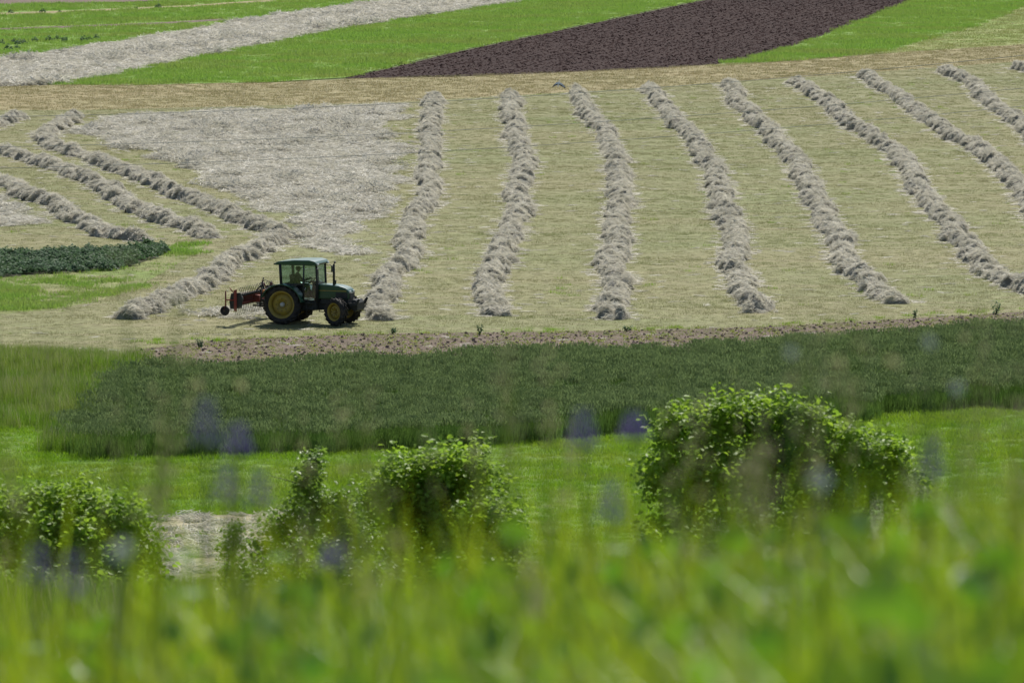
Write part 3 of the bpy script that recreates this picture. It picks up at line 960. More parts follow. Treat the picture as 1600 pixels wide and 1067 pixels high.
def wheel(name, loc, rad, rim, wid, lug, nl, steer=0.0, side=-1):
    hw = wid / 2
    # dished yellow disc
    o = lathe(name, [(0, -.02 * side * -1), (rim * .28, .02 * side), (rim * .34, .09 * side), (rim * .55, .10 * side), (rim * .74, .02 * side), (rim * .84, -.04 * side), (rim * .90, .06 * side)], M['yellow'], trac, 40, loc)
    o.rotation_euler = (0, 0, steer)
    lathe('rim', [(rim * .90, -hw * .72), (rim * .97, -hw * .80), (rim * 1.02, -hw * .80), (rim * .88, -hw * .45), (rim * .86, 0), (rim * .88, hw * .45), (rim * 1.02, hw * .80), (rim * .97, hw * .80), (rim * .90, hw * .72), (rim * .82, hw * .45), (rim * .80, 0), (rim * .82, -hw * .45), (rim * .90, -hw * .72)], M['yellow'], o, 40)
    R0 = rad - .045
    lathe('tyre', [(rim * .98, -hw * .78), (rim * 1.10, -hw * .96), (rim + (R0 - rim) * .55, -hw), (R0 - .05, -hw * .93), (R0 - .01, -hw * .75), (R0, -hw * .4), (R0 + .005, 0), (R0, hw * .4), (R0 - .01, hw * .75), (R0 - .05, hw * .93), (rim + (R0 - rim) * .55, hw), (rim * 1.10, hw * .96), (rim * .98, hw * .78)], M['rubber'], o, 48)
    V = []; Fc = []
    for k in range(nl):
        for sd in (-1, 1):
            a0 = 2 * math.pi * (k + (.5 if sd > 0 else 0)) / nl
            sweep = .26 * .83 / rad
            b = len(V)
            for (yy, aa) in ((sd * .02, a0 + sweep), (sd * hw * .55, a0 + sweep * .45), (sd * hw * .97, a0)):
                for rr, da in ((R0 - .09 if abs(yy) > hw * .9 else R0 - .02, -.5), (rad - (.03 if abs(yy) > hw * .9 else 0), -.34), (rad - (.03 if abs(yy) > hw * .9 else 0), .34), (R0 - .09 if abs(yy) > hw * .9 else R0 - .02, .5)):
                    a = aa + da * lug / rad
                    V.append((rr * math.cos(a), yy, rr * math.sin(a)))
            for q in range(2):
                for e in range(3):
                    Fc.append((b + q * 4 + e, b + q * 4 + e + 1, b + (q + 1) * 4 + e + 1, b + (q + 1) * 4 + e))
            Fc.append((b, b + 1, b + 2, b + 3)); Fc.append((b + 8, b + 9, b + 10, b + 11))
    tag(link('tread', fix(mesh_np('tread', V, Fc, [M['rubber']]), False), o), kind='stuff')
    lathe('hub', [(0, .13 * side), (rim * .12, .13 * side), (rim * .16, .10 * side), (rim * .18, .0)], M['steel'] if rad > .7 else M['yellow'], o, 20)
    for k in range(8):
        a = 2 * math.pi * k / 8
        bo = lathe('bolt', [(0, .03), (.018, .03), (.02, 0)], M['tdark'], o, 8, (rim * .44 * math.cos(a), .085 * side, rim * .44 * math.sin(a)))
        if side < 0:
            bo.rotation_euler = (0, 0, math.pi)
    return o


RR, FR = .84, .60
STEER = R(-24)
for sd in (-1, 1):
    wheel('rear_wheel', (0, sd * .82, RR), RR, .59, .46, .085, 19, 0, sd)
    wheel('front_wheel', (2.40, sd * .80, FR), FR, .385, .36, .08, 15, STEER, sd)
# chassis and engine
prism('chassis', [(-.35, .62), (-.35, 1.0), (.6, 1.05), (1.5, .98), (2.95, .92), (2.95, .66), (1.5, .6), (.5, .5)], -.24, .24, M['tdark'], trac, .03)
box('rear_axle', (-.14, .14), (-.62, .62), (.70, .98), M['tdark'], trac, .04)
prism('front_axle', [(2.28, .52), (2.28, .68), (2.52, .68), (2.52, .52)], -.64, .64, M['tgreen'], trac, .03)
box('engine', (1.5, 2.75), (-.31, .31), (.86, 1.14), M['tdark'], trac, .03)
hood = prism('hood', [(1.43, 1.08), (1.43, 1.70), (1.9, 1.695), (2.35, 1.655), (2.62, 1.585), (2.76, 1.50), (2.82, 1.36), (2.80, 1.10)], -.37, .37, M['tgreen'], trac, .055, seg=3)
box('grille', (2.80, 2.84), (-.27, .27), (1.12, 1.36), M['tdark'], hood, .01)
for sd in (-1, 1):
    box('headlight', (2.785, 2.83), (sd * .21 - .085, sd * .21 + .085), (1.375, 1.455), M['lamp'], hood, .012)
    box('side_grille', (2.22, 2.75), (min(sd * .355, sd * .377), max(sd * .355, sd * .377)), (1.12, 1.38), M['tdark'], hood, .006)
    box('stripe', (1.46, 2.70), (min(sd * .36, sd * .379), max(sd * .36, sd * .379)), (1.425, 1.456), M['yellow'], hood, .003)
tube('exhaust_pipe', [(2.10, -.26, 1.60), (2.10, -.26, 2.2), (2.10, -.26, 2.56), (2.12, -.26, 2.62), (2.17, -.26, 2.67)], [.05, .05, .042, .042, .045], M['tdark'], trac, 10)
tube('air_intake', [(1.98, .2, 1.62), (1.98, .2, 1.80), (1.98, .2, 1.84)], [.05, .05, .07], M['tdark'], trac, 10)
# front weights and carrier
prism('weight_carrier', [(2.88, .66), (2.88, 1.02), (3.0, 1.04), (3.15, 1.0), (3.15, .72)], -.22, .22, M['tdark'], trac, .02)
for k in range(8):
    y0 = -.42 + k * .106
    prism('front_weight', [(2.94, .70), (2.94, 1.0), (3.0, 1.10), (3.12, 1.10), (3.22, .96), (3.22, .66), (3.1, .58)], y0, y0 + .095, M['tdark'], trac, .015)
for sd in (-1, 1):
    prism('lift_arm', [(2.85, .95), (3.15, .98), (3.30, 1.16), (3.37, 1.13), (3.24, .86), (2.90, .80)], sd * .50 - .035, sd * .50 + .035, M['tdark'], trac, .01)
    prism('front_fender', [(FR * 0, 0), (.1, .02), (.1, .05), (0, .03)], sd * .8 - .01, sd * .8 + .01, M['tdark'], trac, 0).location = (2.4, 0, FR + .66)
# cab
CZ0, CZ1 = 1.70, 2.54
posts = {'rear': (-.12, .74), 'mid': (.92, .77), 'front': (1.44, .60)}
for sd in (-1, 1):
    tube('cab_post', [(-.10, sd * .72, 1.55), (-.13, sd * .73, 2.1), (-.16, sd * .72, CZ1)], .065, M['tdark'], trac, 8)
    tube('cab_post', [(.90, sd * .76, 1.0), (.92, sd * .78, 1.7), (.93, sd * .74, CZ1)], .036, M['tdark'], trac, 8)
    tube('cab_post', [(1.38, sd * .50, .92), (1.44, sd * .51, 1.70), (1.40, sd * .53, CZ1)], .05, M['tdark'], trac, 8)
    tube('cab_sill', [(-.10, sd * .73, 1.70), (.45, sd * .77, 1.69), (.92, sd * .77, 1.70)], .04, M['tdark'], trac, 8)


def pane(name, c4, parent, th=.008):
    c4 = [Vector(c) for c in c4]
    n = (c4[1] - c4[0]).cross(c4[3] - c4[0]).normalized() * th
    V = [tuple(c) for c in c4] + [tuple(c + n) for c in c4]
    Fc = [(0, 1, 2, 3), (7, 6, 5, 4)] + [(i, i + 4, (i + 1) % 4 + 4, (i + 1) % 4) for i in range(4)]
    return link(name, fix(mesh_np(name, V, Fc, [M['glass']]), False), parent)


for sd in (-1, 1):
    pane('window', [(-.06, sd * .735, 1.73), (.88, sd * .77, 1.73), (.90, sd * .75, 2.50), (-.10, sd * .725, 2.50)], trac)
    d = pane('door', [(.95, sd * .765, 1.05), (1.36, sd * .52, 1.0), (1.38, sd * .535, 2.50), (.96, sd * .74, 2.50)], trac)
    tube('door_bottom_rail', [(.95, sd * .765, 1.04), (1.36, sd * .52, .99)], .03, M['tdark'], d, 8)
    tube('door_middle_rail', [(.96, sd * .775, 1.70), (1.41, sd * .53, 1.70)], .016, M['tdark'], d, 8)
    tube('door_handle', [(1.0, sd * .79, 1.45), (1.0, sd * .81, 1.5), (1.02, sd * .79, 1.58)], .012, M['steel'], d, 6)
pane('windscreen', [(1.43, -.47, 1.66), (1.43, .47, 1.66), (1.40, .49, 2.50), (1.40, -.49, 2.50)], trac)
pane('rear_window', [(-.12, -.68, 1.66), (-.12, .68, 1.66), (-.17, .68, 2.50), (-.17, -.68, 2.50)], trac)
prism('dashboard', [(1.12, 1.45), (1.18, 1.78), (1.30, 1.82), (1.44, 1.70), (1.44, 1.0), (1.25, 1.0)], -.36, .36, M['tdark'], trac, .03)
prism('cab_floor', [(-.10, 1.02), (-.10, 1.60), (.18, 1.60), (.30, 1.10), (1.40, .98), (1.40, .92), (.2, .96)], -.56, .56, M['tdark'], trac, .02)
roof = prism('roof', [(-.40, 2.50), (-.40, 2.575), (-.25, 2.65), (.5, 2.725), (1.18, 2.735), (1.40, 2.69), (1.50, 2.60), (1.49, 2.51)], -.75, .75, M['tgreen'], trac, .05, seg=3)
for sd in (-1, 1):
    box('work_light', (1.475, 1.54), (sd * .60 - .08, sd * .60 + .08), (2.515, 2.60), M['lamp'], roof, .015)
    box('work_light', (-.46, -.40), (sd * .62 - .07, sd * .62 + .07), (2.50, 2.57), M['tdark'], roof, .015)
    mir = tube('mirror_arm', [(1.42, sd * .55, 2.46), (1.56, sd * .74, 2.44), (1.60, sd * .86, 2.36)], .014, M['tdark'], trac, 6)
    box('mirror', (1.57, 1.61), (sd * .87 - .08, sd * .87 + .08), (2.12, 2.40), M['tdark'], mir, .015)
tube('antenna', [(-.36, -.55, 2.58), (-.52, -.60, 2.85), (-.60, -.62, 3.05)], [.006, .004, .003], M['tdark'], roof, 5)
tube('grab_rail', [(1.46, -.55, 1.72), (1.53, -.58, 1.80), (1.52, -.58, 2.25), (1.44, -.55, 2.34)], .014, M['tdark'], trac, 6)
# seat, wheel
prism('driver_seat', [(.16, 1.42), (.12, 1.52), (.06, 2.05), (.14, 2.08), (.24, 1.58), (.58, 1.56), (.60, 1.46)], -.24, .24, M['seat'], trac, .03)
box('seat_base', (.22, .52), (-.18, .18), (1.02, 1.45), M['seat'], trac, .02)
st = tube('steering_column', [(1.20, 0, 1.35), (1.02, 0, 1.78)], .03, M['tdark'], trac, 8)
V = []; Fc = []
cc = Vector((1.00, 0, 1.80)); ax1 = Vector((0, 1, 0)); ax2 = Vector((.75, 0, .66)).normalized()
ring = [cc + ax1 * .2 * math.cos(2 * math.pi * k / 20) + ax2 * .2 * math.sin(2 * math.pi * k / 20) for k in range(21)]
tubes('steering_wheel', [(ring, .014), ([ring[0], ring[10]], .011), ([cc, ring[15]], .011)], M['seat'], st, 6)
# fenders
for sd in (-1, 1):
    prof = []
    for k in range(15):
        a = R(8 + k * (152 / 14))
        prof.append((.95 * math.cos(a), RR + .95 * math.sin(a) * .93))
    inner = [(x * .955, RR + (z - RR) * .95) for x, z in prof][::-1]
    prism('fender', prof + inner, sd * .82 - .27, sd * .82 + .24, M['tgreen'], trac, .012)
    prism('fender_side', [(x * .94, RR + (z - RR) * .94) for x, z in prof] , sd * .56 - .012, sd * .56 + .012, M['tdark'], trac, 0)
    box('tail_light', (-.88, -.84), (sd * .82 - .1, sd * .82 + .1), (1.34, 1.44), M['orange'], trac, .01)
    st_ = box('cab_step', (.98, 1.34), (sd * .62 - .14, sd * .62 + .14), (.90, .94), M['tdark'], trac, .008)
    tubes('step_ladder', [([(1.02, sd * .70, .90), (1.06, sd * .74, .42)], .018), ([(1.32, sd * .70, .90), (1.28, sd * .74, .42)], .018), ([(1.06, sd * .74, .44), (1.28, sd * .74, .44)], .02), ([(1.04, sd * .72, .67), (1.30, sd * .72, .67)], .02)], M['tdark'], st_)
prism('fuel_tank', [(.62, .58), (.58, .98), (1.40, .98), (1.44, .62)], -.56, -.26, M['tdark'], trac, .04)
prism('battery_box', [(.70, .62), (.66, .96), (1.36, .96), (1.40, .62)], .26, .54, M['tdark'], trac, .03)
for sd in (-1, 1):
    tube('lower_link', [(-.30, sd * .26, .66), (-1.12, sd * .40, .72)], .035, M['tdark'], trac, 8)
    tube('lift_rod', [(-.45, sd * .30, 1.12), (-.75, sd * .34, .71)], .022, M['tdark'], trac, 8)
tube('top_link', [(-.32, 0, 1.05), (-1.14, 0, 1.38)], .032, M['tdark'], trac, 8)

# ------------------------------------------------------------------ driver
MT = Matrix.Translation((TP[0], TP[1], 0)) @ Matrix.Rotation(TA, 4, 'Z')


def skin_mesh(name, verts, edges, radii, mat, root=0, sub=2):
    me = bpy.data.meshes.new(name)
    me.from_pydata(verts, edges, [])
    o = bpy.data.objects.new(name, me)
    col.objects.link(o)
    md = o.modifiers.new('skin', 'SKIN')
    md.use_smooth_shade = True
    sv = me.skin_vertices[0].data
    for i, r_ in enumerate(radii):
        sv[i].radius = (r_, r_) if not hasattr(r_, '__len__') else r_
        sv[i].use_root = (i == root)
    o.modifiers.new('sub', 'SUBSURF').levels = sub
    o.modifiers['sub'].render_levels = sub
    dg = bpy.context.evaluated_depsgraph_get()
    m2 = bpy.data.meshes.new_from_object(o.evaluated_get(dg))
    bpy.data.objects.remove(o)
    m2.name = name
    m2.materials.clear(); m2.materials.append(mat)
    m2.polygons.foreach_set('use_smooth', [True] * len(m2.polygons))
    return m2


pb = (.36, 0, 1.66)                                # pelvis over the seat, tractor coordinates
Vb = [pb, (.34, 0, 1.84), (.34, 0, 2.00), (.36, 0, 2.10), (.375, 0, 2.18),
      (.35, -.17, 2.04), (.46, -.23, 1.84), (.70, -.20, 1.82), (.80, -.17, 1.87),
      (.35, .17, 2.04), (.46, .23, 1.84), (.70, .20, 1.82), (.80, .17, 1.87),
      (.42, -.10, 1.62), (.80, -.13, 1.64), (.86, -.13, 1.24), (.98, -.13, 1.10),
      (.42, .10, 1.62), (.80, .13, 1.64), (.86, .13, 1.24), (.98, .13, 1.10)]
Eb = [(0, 1), (1, 2), (2, 3), (3, 4), (2, 5), (5, 6), (6, 7), (7, 8), (2, 9), (9, 10), (10, 11), (11, 12), (0, 13), (13, 14), (14, 15), (15, 16), (0, 17), (17, 18), (18, 19), (19, 20)]
Rb = [(.16, .12), (.15, .11), (.16, .11), .06, .055, .065, .05, .04, .03, .065, .05, .04, .03, .085, .07, .05, .045, .085, .07, .05, .045]
me = skin_mesh('person', Vb, Eb, Rb, M['shirt'])
me.materials.append(M['trousers']); me.materials.append(M['skin'])
for p in me.polygons:
    c = p.center
    if c.z < 1.70 and c.x > .30 or c.z < 1.64:
        p.material_index = 1
    elif c.x > .60 and c.z > 1.7 or c.z > 2.11:
        p.material_index = 2
base = Vector((.36, 0, 1.56))
for v in me.vertices:
    v.co -= base
man = link('person', me)
man.matrix_world = MT @ Matrix.Translation(base)
tag(man, 'person in a dark shirt and peaked cap sitting at the wheel inside the tractor cab', 'person')


def hb(x, y, z):
    return (x - base.x, y - base.y, z - base.z)


# head with face
bm = bmesh.new()
bmesh.ops.create_uvsphere(bm, u_segments=24, v_segments=18, radius=1)
for v in bm.verts:
    x, y, z = v.co
    f = 1.0
    if z < 0:
        f = 1 - .28 * (-z) ** 1.4
    v.co = Vector((x * .098 * f + (.012 if z < -.4 else 0), y * .076 * f, z * .118))
    if x > .6:
        yy, zz = abs(y), z
        if yy < .18 and -.30 < zz < .12:
            v.co.x += .026 * (1 - yy / .18) * (1 if zz < -.1 else .5)       # nose
        if .18 < yy < .5 and .0 < zz < .25:
            v.co.x -= .010                                                   # eye sockets
        if yy < .35 and -.55 < zz < -.45:
            v.co.x += .006                                                   # lips
head_me = bpy.data.meshes.new('head'); bm.to_mesh(head_me); bm.free()
head_me.materials.append(M['skin'])
head_me.polygons.foreach_set('use_smooth', [True] * len(head_me.polygons))
head = link('head', head_me, man, hb(.39, 0, 2.285))
for sd in (-1, 1):
    ell('ear', (-.005, sd * .078, -.005), (.022, .01, .034), M['skin'], head)
    ell('eye', (.086, sd * .030, .014), (.010, .013, .009), M['cap'], head)
ell('hair', (-.022, 0, .022), (.088, .080, .100), M['cap'], head)
cp = ell('cap', (-.004, 0, .062), (.108, .088, .072), M['cap'], head)
prism('cap_peak', [(.07, .055), (.10, .075), (.205, .05), (.20, .042), (.10, .06)], -.062, .062, M['cap'], head, .006)
# hands closed on the steering wheel: palm, four fingers and a thumb each
for sd in (-1, 1):
    parts = []
    hx, hy, hz = hb(.86, sd * .165, 1.90)
    parts.append((tube_np([(hx - .06, hy, hz - .03), (hx - .02, hy, hz), (hx + .03, hy, hz + .02)], [.028, .040, .034], 8), 0))
    for k in range(4):
        ln = (.055, .066, .070, .058)[k]
        y = hy + (k - 1.5) * .019
        parts.append((tube_np([(hx + .025, y, hz + .03), (hx + .025 + ln * .6, y, hz + .030), (hx + .03 + ln, y, hz), (hx + .02 + ln * .8, y, hz - .035)], [.010, .0095, .009, .007], 6), 0))
    parts.append((tube_np([(hx - .01, hy - sd * .035, hz), (hx + .025, hy - sd * .055, hz + .005), (hx + .055, hy - sd * .045, hz - .015)], [.012, .011, .008], 6), 0))
    V, Fc, _ = join_parts(parts)
    link('hand', fix(mesh_np('hand', V, Fc, [M['skin']])), man)

# ------------------------------------------------------------------ rake on the rear linkage
RX = -1.62
rk = empty('hay_rake')
rk.matrix_world = MT @ Matrix.Translation((RX, 0, 0))
tag(rk, 'red belt hay rake with rows of steel tines, lifted behind the tractor', 'hay rake')
box('main_beam', (-.06, .06), (-1.95, 1.95), (1.16, 1.28), M['red'], rk, .012)
box('lower_beam', (-.05, .05), (-1.85, 1.85), (.86, .95), M['red'], rk, .01)
prism('shield', [(-.30, .84), (-.30, 1.16), (-.22, 1.26), (-.08, 1.30), (-.08, 1.27), (-.2, 1.23), (-.275, 1.15), (-.275, .84)], -1.2, 1.75, M['red'], rk, .004)
for k, y in enumerate((-1.2, -.4, .4, 1.2, 1.75)):
    box('shield_rib', (-.315, -.27), (y - .02, y + .02), (.84, 1.2), M['red'], rk, .005)
for sd in (-1, 1):
    prism('end_plate', [(-.30, .70), (-.34, 1.0), (-.26, 1.36), (.16, 1.40), (.26, 1.1), (.22, .74)], sd * 1.98 - .03, sd * 1.98 + .03, M['tdark'], rk, .02)
    lathe('belt_pulley', [(0, .07), (.20, .07), (.24, .04), (.24, -.04), (.20, -.07), (0, -.07)], M['tdark'], rk, 24, (-.02, sd * 1.84, 1.10))
    prism('end_bracket', [(-.10, .62), (-.10, 1.50), (.02, 1.54), (.02, .60)], sd * 2.06 - .04, sd * 2.06 + .04, M['red'], rk, .012)
    arm = tube('castor_arm', [(-.05, sd * 2.04, 1.08), (-.48, sd * 2.06, 1.08)], .03, M['red'], rk, 8)
    tube('castor_post', [(-.48, sd * 2.06, .80), (-.48, sd * 2.06, 1.46)], .034, M['red'], arm, 8)
    tube('crank', [(-.48, sd * 2.06, 1.44), (-.40, sd * 2.06, 1.50), (-.34, sd * 2.06, 1.42)], .012, M['steel'], arm, 6)
    tubes('castor_fork', [([(-.48, sd * 2.06, .82), (-.50, sd * 2.06 + .09, .78), (-.52, sd * 2.06 + .09, .62)], .016), ([(-.48, sd * 2.06, .82), (-.50, sd * 2.06 - .09, .78), (-.52, sd * 2.06 - .09, .62)], .016)], M['red'], arm, 6)
    wl = lathe('castor_wheel', [(0, .05), (.08, .05), (.10, .03), (.10, -.03), (.08, -.05), (0, -.05)], M['tdark'], rk, 20, (-.52, sd * 2.06, .62))
    lathe('tyre', [(.10, .05), (.14, .075), (.19, .065), (.21, 0), (.19, -.065), (.14, -.075), (.10, -.05)], M['rubber'], wl, 24)
    tube('guard_bar', [(-.20, sd * 1.80, 1.34), (-.38, sd * 1.86, 1.58)], .022, M['red'], rk, 6)
# tines: an upper and a lower run of the belt, far too fine to pick one from another
r = np.random.default_rng(5)
up_t = []; lo_t = []; chips = []
for k in range(20):
    y = -1.86 + k * (3.72 / 19)
    j = r.normal(0, .012)
    up_t.append(([(.12, y, 1.32), (.10, y + j, 1.44), (.04, y + j * 2, 1.60)], .014))
    lo_t.append(([(-.14, y, .90), (-.15, y + j, .66), (-.08, y + j * 2, .40)], .017))
    chips.append(([(.13, y, 1.34), (.16, y, 1.24)], .020)); chips.append(([(-.15, y, .92), (-.16, y, .82)], .020))
tag(tubes('upper_tines', up_t, M['tdark'], rk, 5), kind='stuff')
tag(tubes('lower_tines', lo_t, M['steel'], rk, 5), kind='stuff')
tag(tubes('tine_holders', chips, M['tdark'], rk, 5), kind='stuff')
box('tine_belt', (.10, .15), (-1.86, 1.86), (1.22, 1.32), M['tdark'], rk, .01)
box('tine_belt', (-.17, -.12), (-1.86, 1.86), (.78, .90), M['tdark'], rk, .01)
tubes('hitch_frame', [([(.10, -.40, .72), (.50, -.40, .72)], .035), ([(.10, .40, .72), (.50, .40, .72)], .035), ([(.45, -.40, .72), (.36, -.05, 1.62)], .035), ([(.45, .40, .72), (.36, .05, 1.62)], .035), ([(.36, 0, 1.60), (.02, 0, 1.24)], .032), ([(.36, 0, 1.35), (.50, 0, 1.40)], .03)], M['tdark'], rk, 8)
tube('drive_shaft', [(.10, 0, .95), (1.30, 0, .82)], .045, M['tdark'], rk, 10)
prism('gearbox', [(-.02, .84), (-.02, 1.14), (.26, 1.14), (.30, .84)], -.14, .14, M['red'], rk, .03)
tube('stand_lever', [(.40, -.32, 1.30), (.50, -.34, 1.62), (.56, -.34, 1.92)], .025, M['tdark'], rk, 6)
tube('hydraulic_hose', [(.30, -.1, 1.62), (.55, -.14, 1.80), (.85, -.16, 1.70), (1.15, -.1, 1.45)], .016, M['tdark'], rk, 6)

# ------------------------------------------------------------------ bird in flight
M['bwhite'] = paint('white_feathers', (.78, .77, .74), .7, .2)
M['bblack'] = paint('black_feathers', (.015, .015, .018), .6, .3)
M['bred'] = paint('red_beak', (.5, .10, .03), .5, .3)
bl = atd(873, 131, 330)
bird = empty('bird', tuple(bl), R(70))
bird.scale = (.6, .6, .6)
bird.rotation_euler = (R(8), R(-48), R(72))
tag(bird, 'black and white bird flying low over the far end of the rows', 'bird')
V, Fc = tube_np([(-.26, 0, -.02), (-.18, 0, 0), (-.05, 0, .01), (.08, 0, .01), (.17, 0, .04), (.26, 0, .07), (.33, 0, .075)], [.012, .05, .085, .08, .05, .035, .03], 12)
link('body', fix(mesh_np('body', V, Fc, [M['bwhite']])), bird)
ell('head', (.36, 0, .08), (.05, .036, .038), M['bwhite'], bird)
tube('beak', [(.39, 0, .078), (.45, 0, .07), (.54, 0, .055)], [.016, .011, .002], M['bred'], bird, 6)
for sd in (-1, 1):
    tube('leg', [(-.16, sd * .03, -.04), (-.36, sd * .03, -.06), (-.52, sd * .03, -.05)], .007, M['bred'], bird, 5)
prism('tail', [(-.22, 0), (-.22, .02), (-.36, .0), (-.36, -.015)], -.055, .055, M['bwhite'], bird, .004)
for sd in (-1, 1):
    # inner wing white, flight feathers black, on the down stroke
    a = R(44)

    def wp(x, s_, t):
        return (x, sd * (.05 + s_ * math.cos(a)), .05 - s_ * math.sin(a) * (0.35 + .75 * s_) - t)
    Vw = []; Fw = []
    for t in (0, .012):
        Vw += [wp(.12, 0, t), wp(.16, .30, t), wp(.08, .62, t), wp(-.02, .78, t), wp(-.10, .60, t), wp(-.06, .30, t), wp(-.10, 0, t)]
    n = 7
    Fw = [tuple(range(n)), tuple(range(n, 2 * n))[::-1]] + [(i, (i + 1) % n, (i + 1) % n + n, i + n) for i in range(n)]
    wg = link('wing', fix(mesh_np('wing', Vw, Fw, [M['bwhite']]), False), bird)
    Vw = []
    for t in (-.006, .018):
        Vw += [wp(.05, .34, t), wp(.07, .62, t), wp(-.03, .90, t), wp(-.14, .76, t), wp(-.20, .45, t), wp(-.19, .02, t), wp(-.07, .02, t)]
    link('flight_feathers', fix(mesh_np('flight_feathers', Vw, Fw, [M['bblack']]), False), wg)

# ------------------------------------------------------------------ overhead wires between the camera and the field
M['wire'] = paint('weathered_wire', (.30, .30, .30), .5, .4, metal=.4)
WIRES = [('topmost thin overhead wire crossing the field', [(0, 182), (140, 181), (300, 176), (500, 167), (690, 158), (800, 152), (1000, 140), (1200, 124), (1400, 106), (1600, 87)]),
         ('middle thin overhead wire crossing the field', [(0, 230), (100, 228), (300, 222), (500, 213), (620, 209), (800, 199), (1000, 187), (1200, 172), (1400, 156), (1600, 138)]),
         ('lowest thin overhead wire crossing the field', [(0, 263), (150, 259), (280, 255), (400, 251), (600, 241), (800, 231), (1000, 217), (1200, 201), (1400, 184), (1600, 167)])]
for i, (lab, pts) in enumerate(WIRES):
    px_ = np.array([p[0] for p in pts]); py_ = np.array([p[1] for p in pts])
    cf = np.polyfit(px_, py_, 2)
    path = [tuple(atd(x, np.polyval(cf, x), 196 + i * 1.2)) for x in np.arange(-1400, 2500, 60)]
    tag(tube('overhead_wire', path, .0085, M['wire'], None, 6), lab, 'wire', 'overhead wires')

# ------------------------------------------------------------------ weeds on the edge of the stubble
def weed(px, py, h, label, seed, lean=.2):
    p = gp(px, py)
    r = np.random.default_rng(seed)
    o = empty('weed', (p[0], p[1], 0))
    tag(o, label, 'weed', 'weeds on the stubble edge')
    st = []
    lv = []
    for k in range(5):
        a = r.random() * 6.28; l = h * r.uniform(.6, 1); q = r.uniform(.05, lean)
        end_ = Vector((math.cos(a) * q, math.sin(a) * q, l))
        st.append(([(0, 0, -.02), tuple(end_ * .5), tuple(end_)], [.012, .01, .005]))
        for e in range(9):
            t = r.uniform(.25, 1); c = end_ * t
            s = .13 * r.uniform(.6, 1.2)
            rot = Euler((r.normal(0, .7), r.normal(0, .7), r.random() * 6.28)).to_matrix()
            lv.append(([tuple(c + rot @ (Vector(q_) * s)) for q_ in ((0, 0, 0), (.45, .28, .05), (1, 0, -.1), (.45, -.28, .05))], [(0, 1, 2, 3)]))
    tubes('stalk', st, M['stem'], o, 5)
    V, Fc, _ = join_parts([(x, 0) for x in lv])
    tag(link('leaves', mesh_np('leaves', V, Fc, [M['bean']]), o), kind='stuff')


weed(750, 524, .42, 'bushy green weed on the stubble edge below the second windrow', 1)
weed(614, 522, .34, 'small dark weed on the stubble edge below the first windrow', 2, .1)
weed(311, 545, .50, 'bright green weed at the left end of the bare strip', 3, .25)
weed(1556, 491, .50, 'tall dark weed on the stubble edge near the right side', 4, .2)
weed(1430, 497, .32, 'thin dark weed on the stubble edge below the sixth windrow', 5, .08)
weed(980, 518, .26, 'low green weed on the stubble edge below the third windrow', 6, .3)
weed(228, 388, .75, 'dark upright weed at the right end of the bean plot', 7, .2)


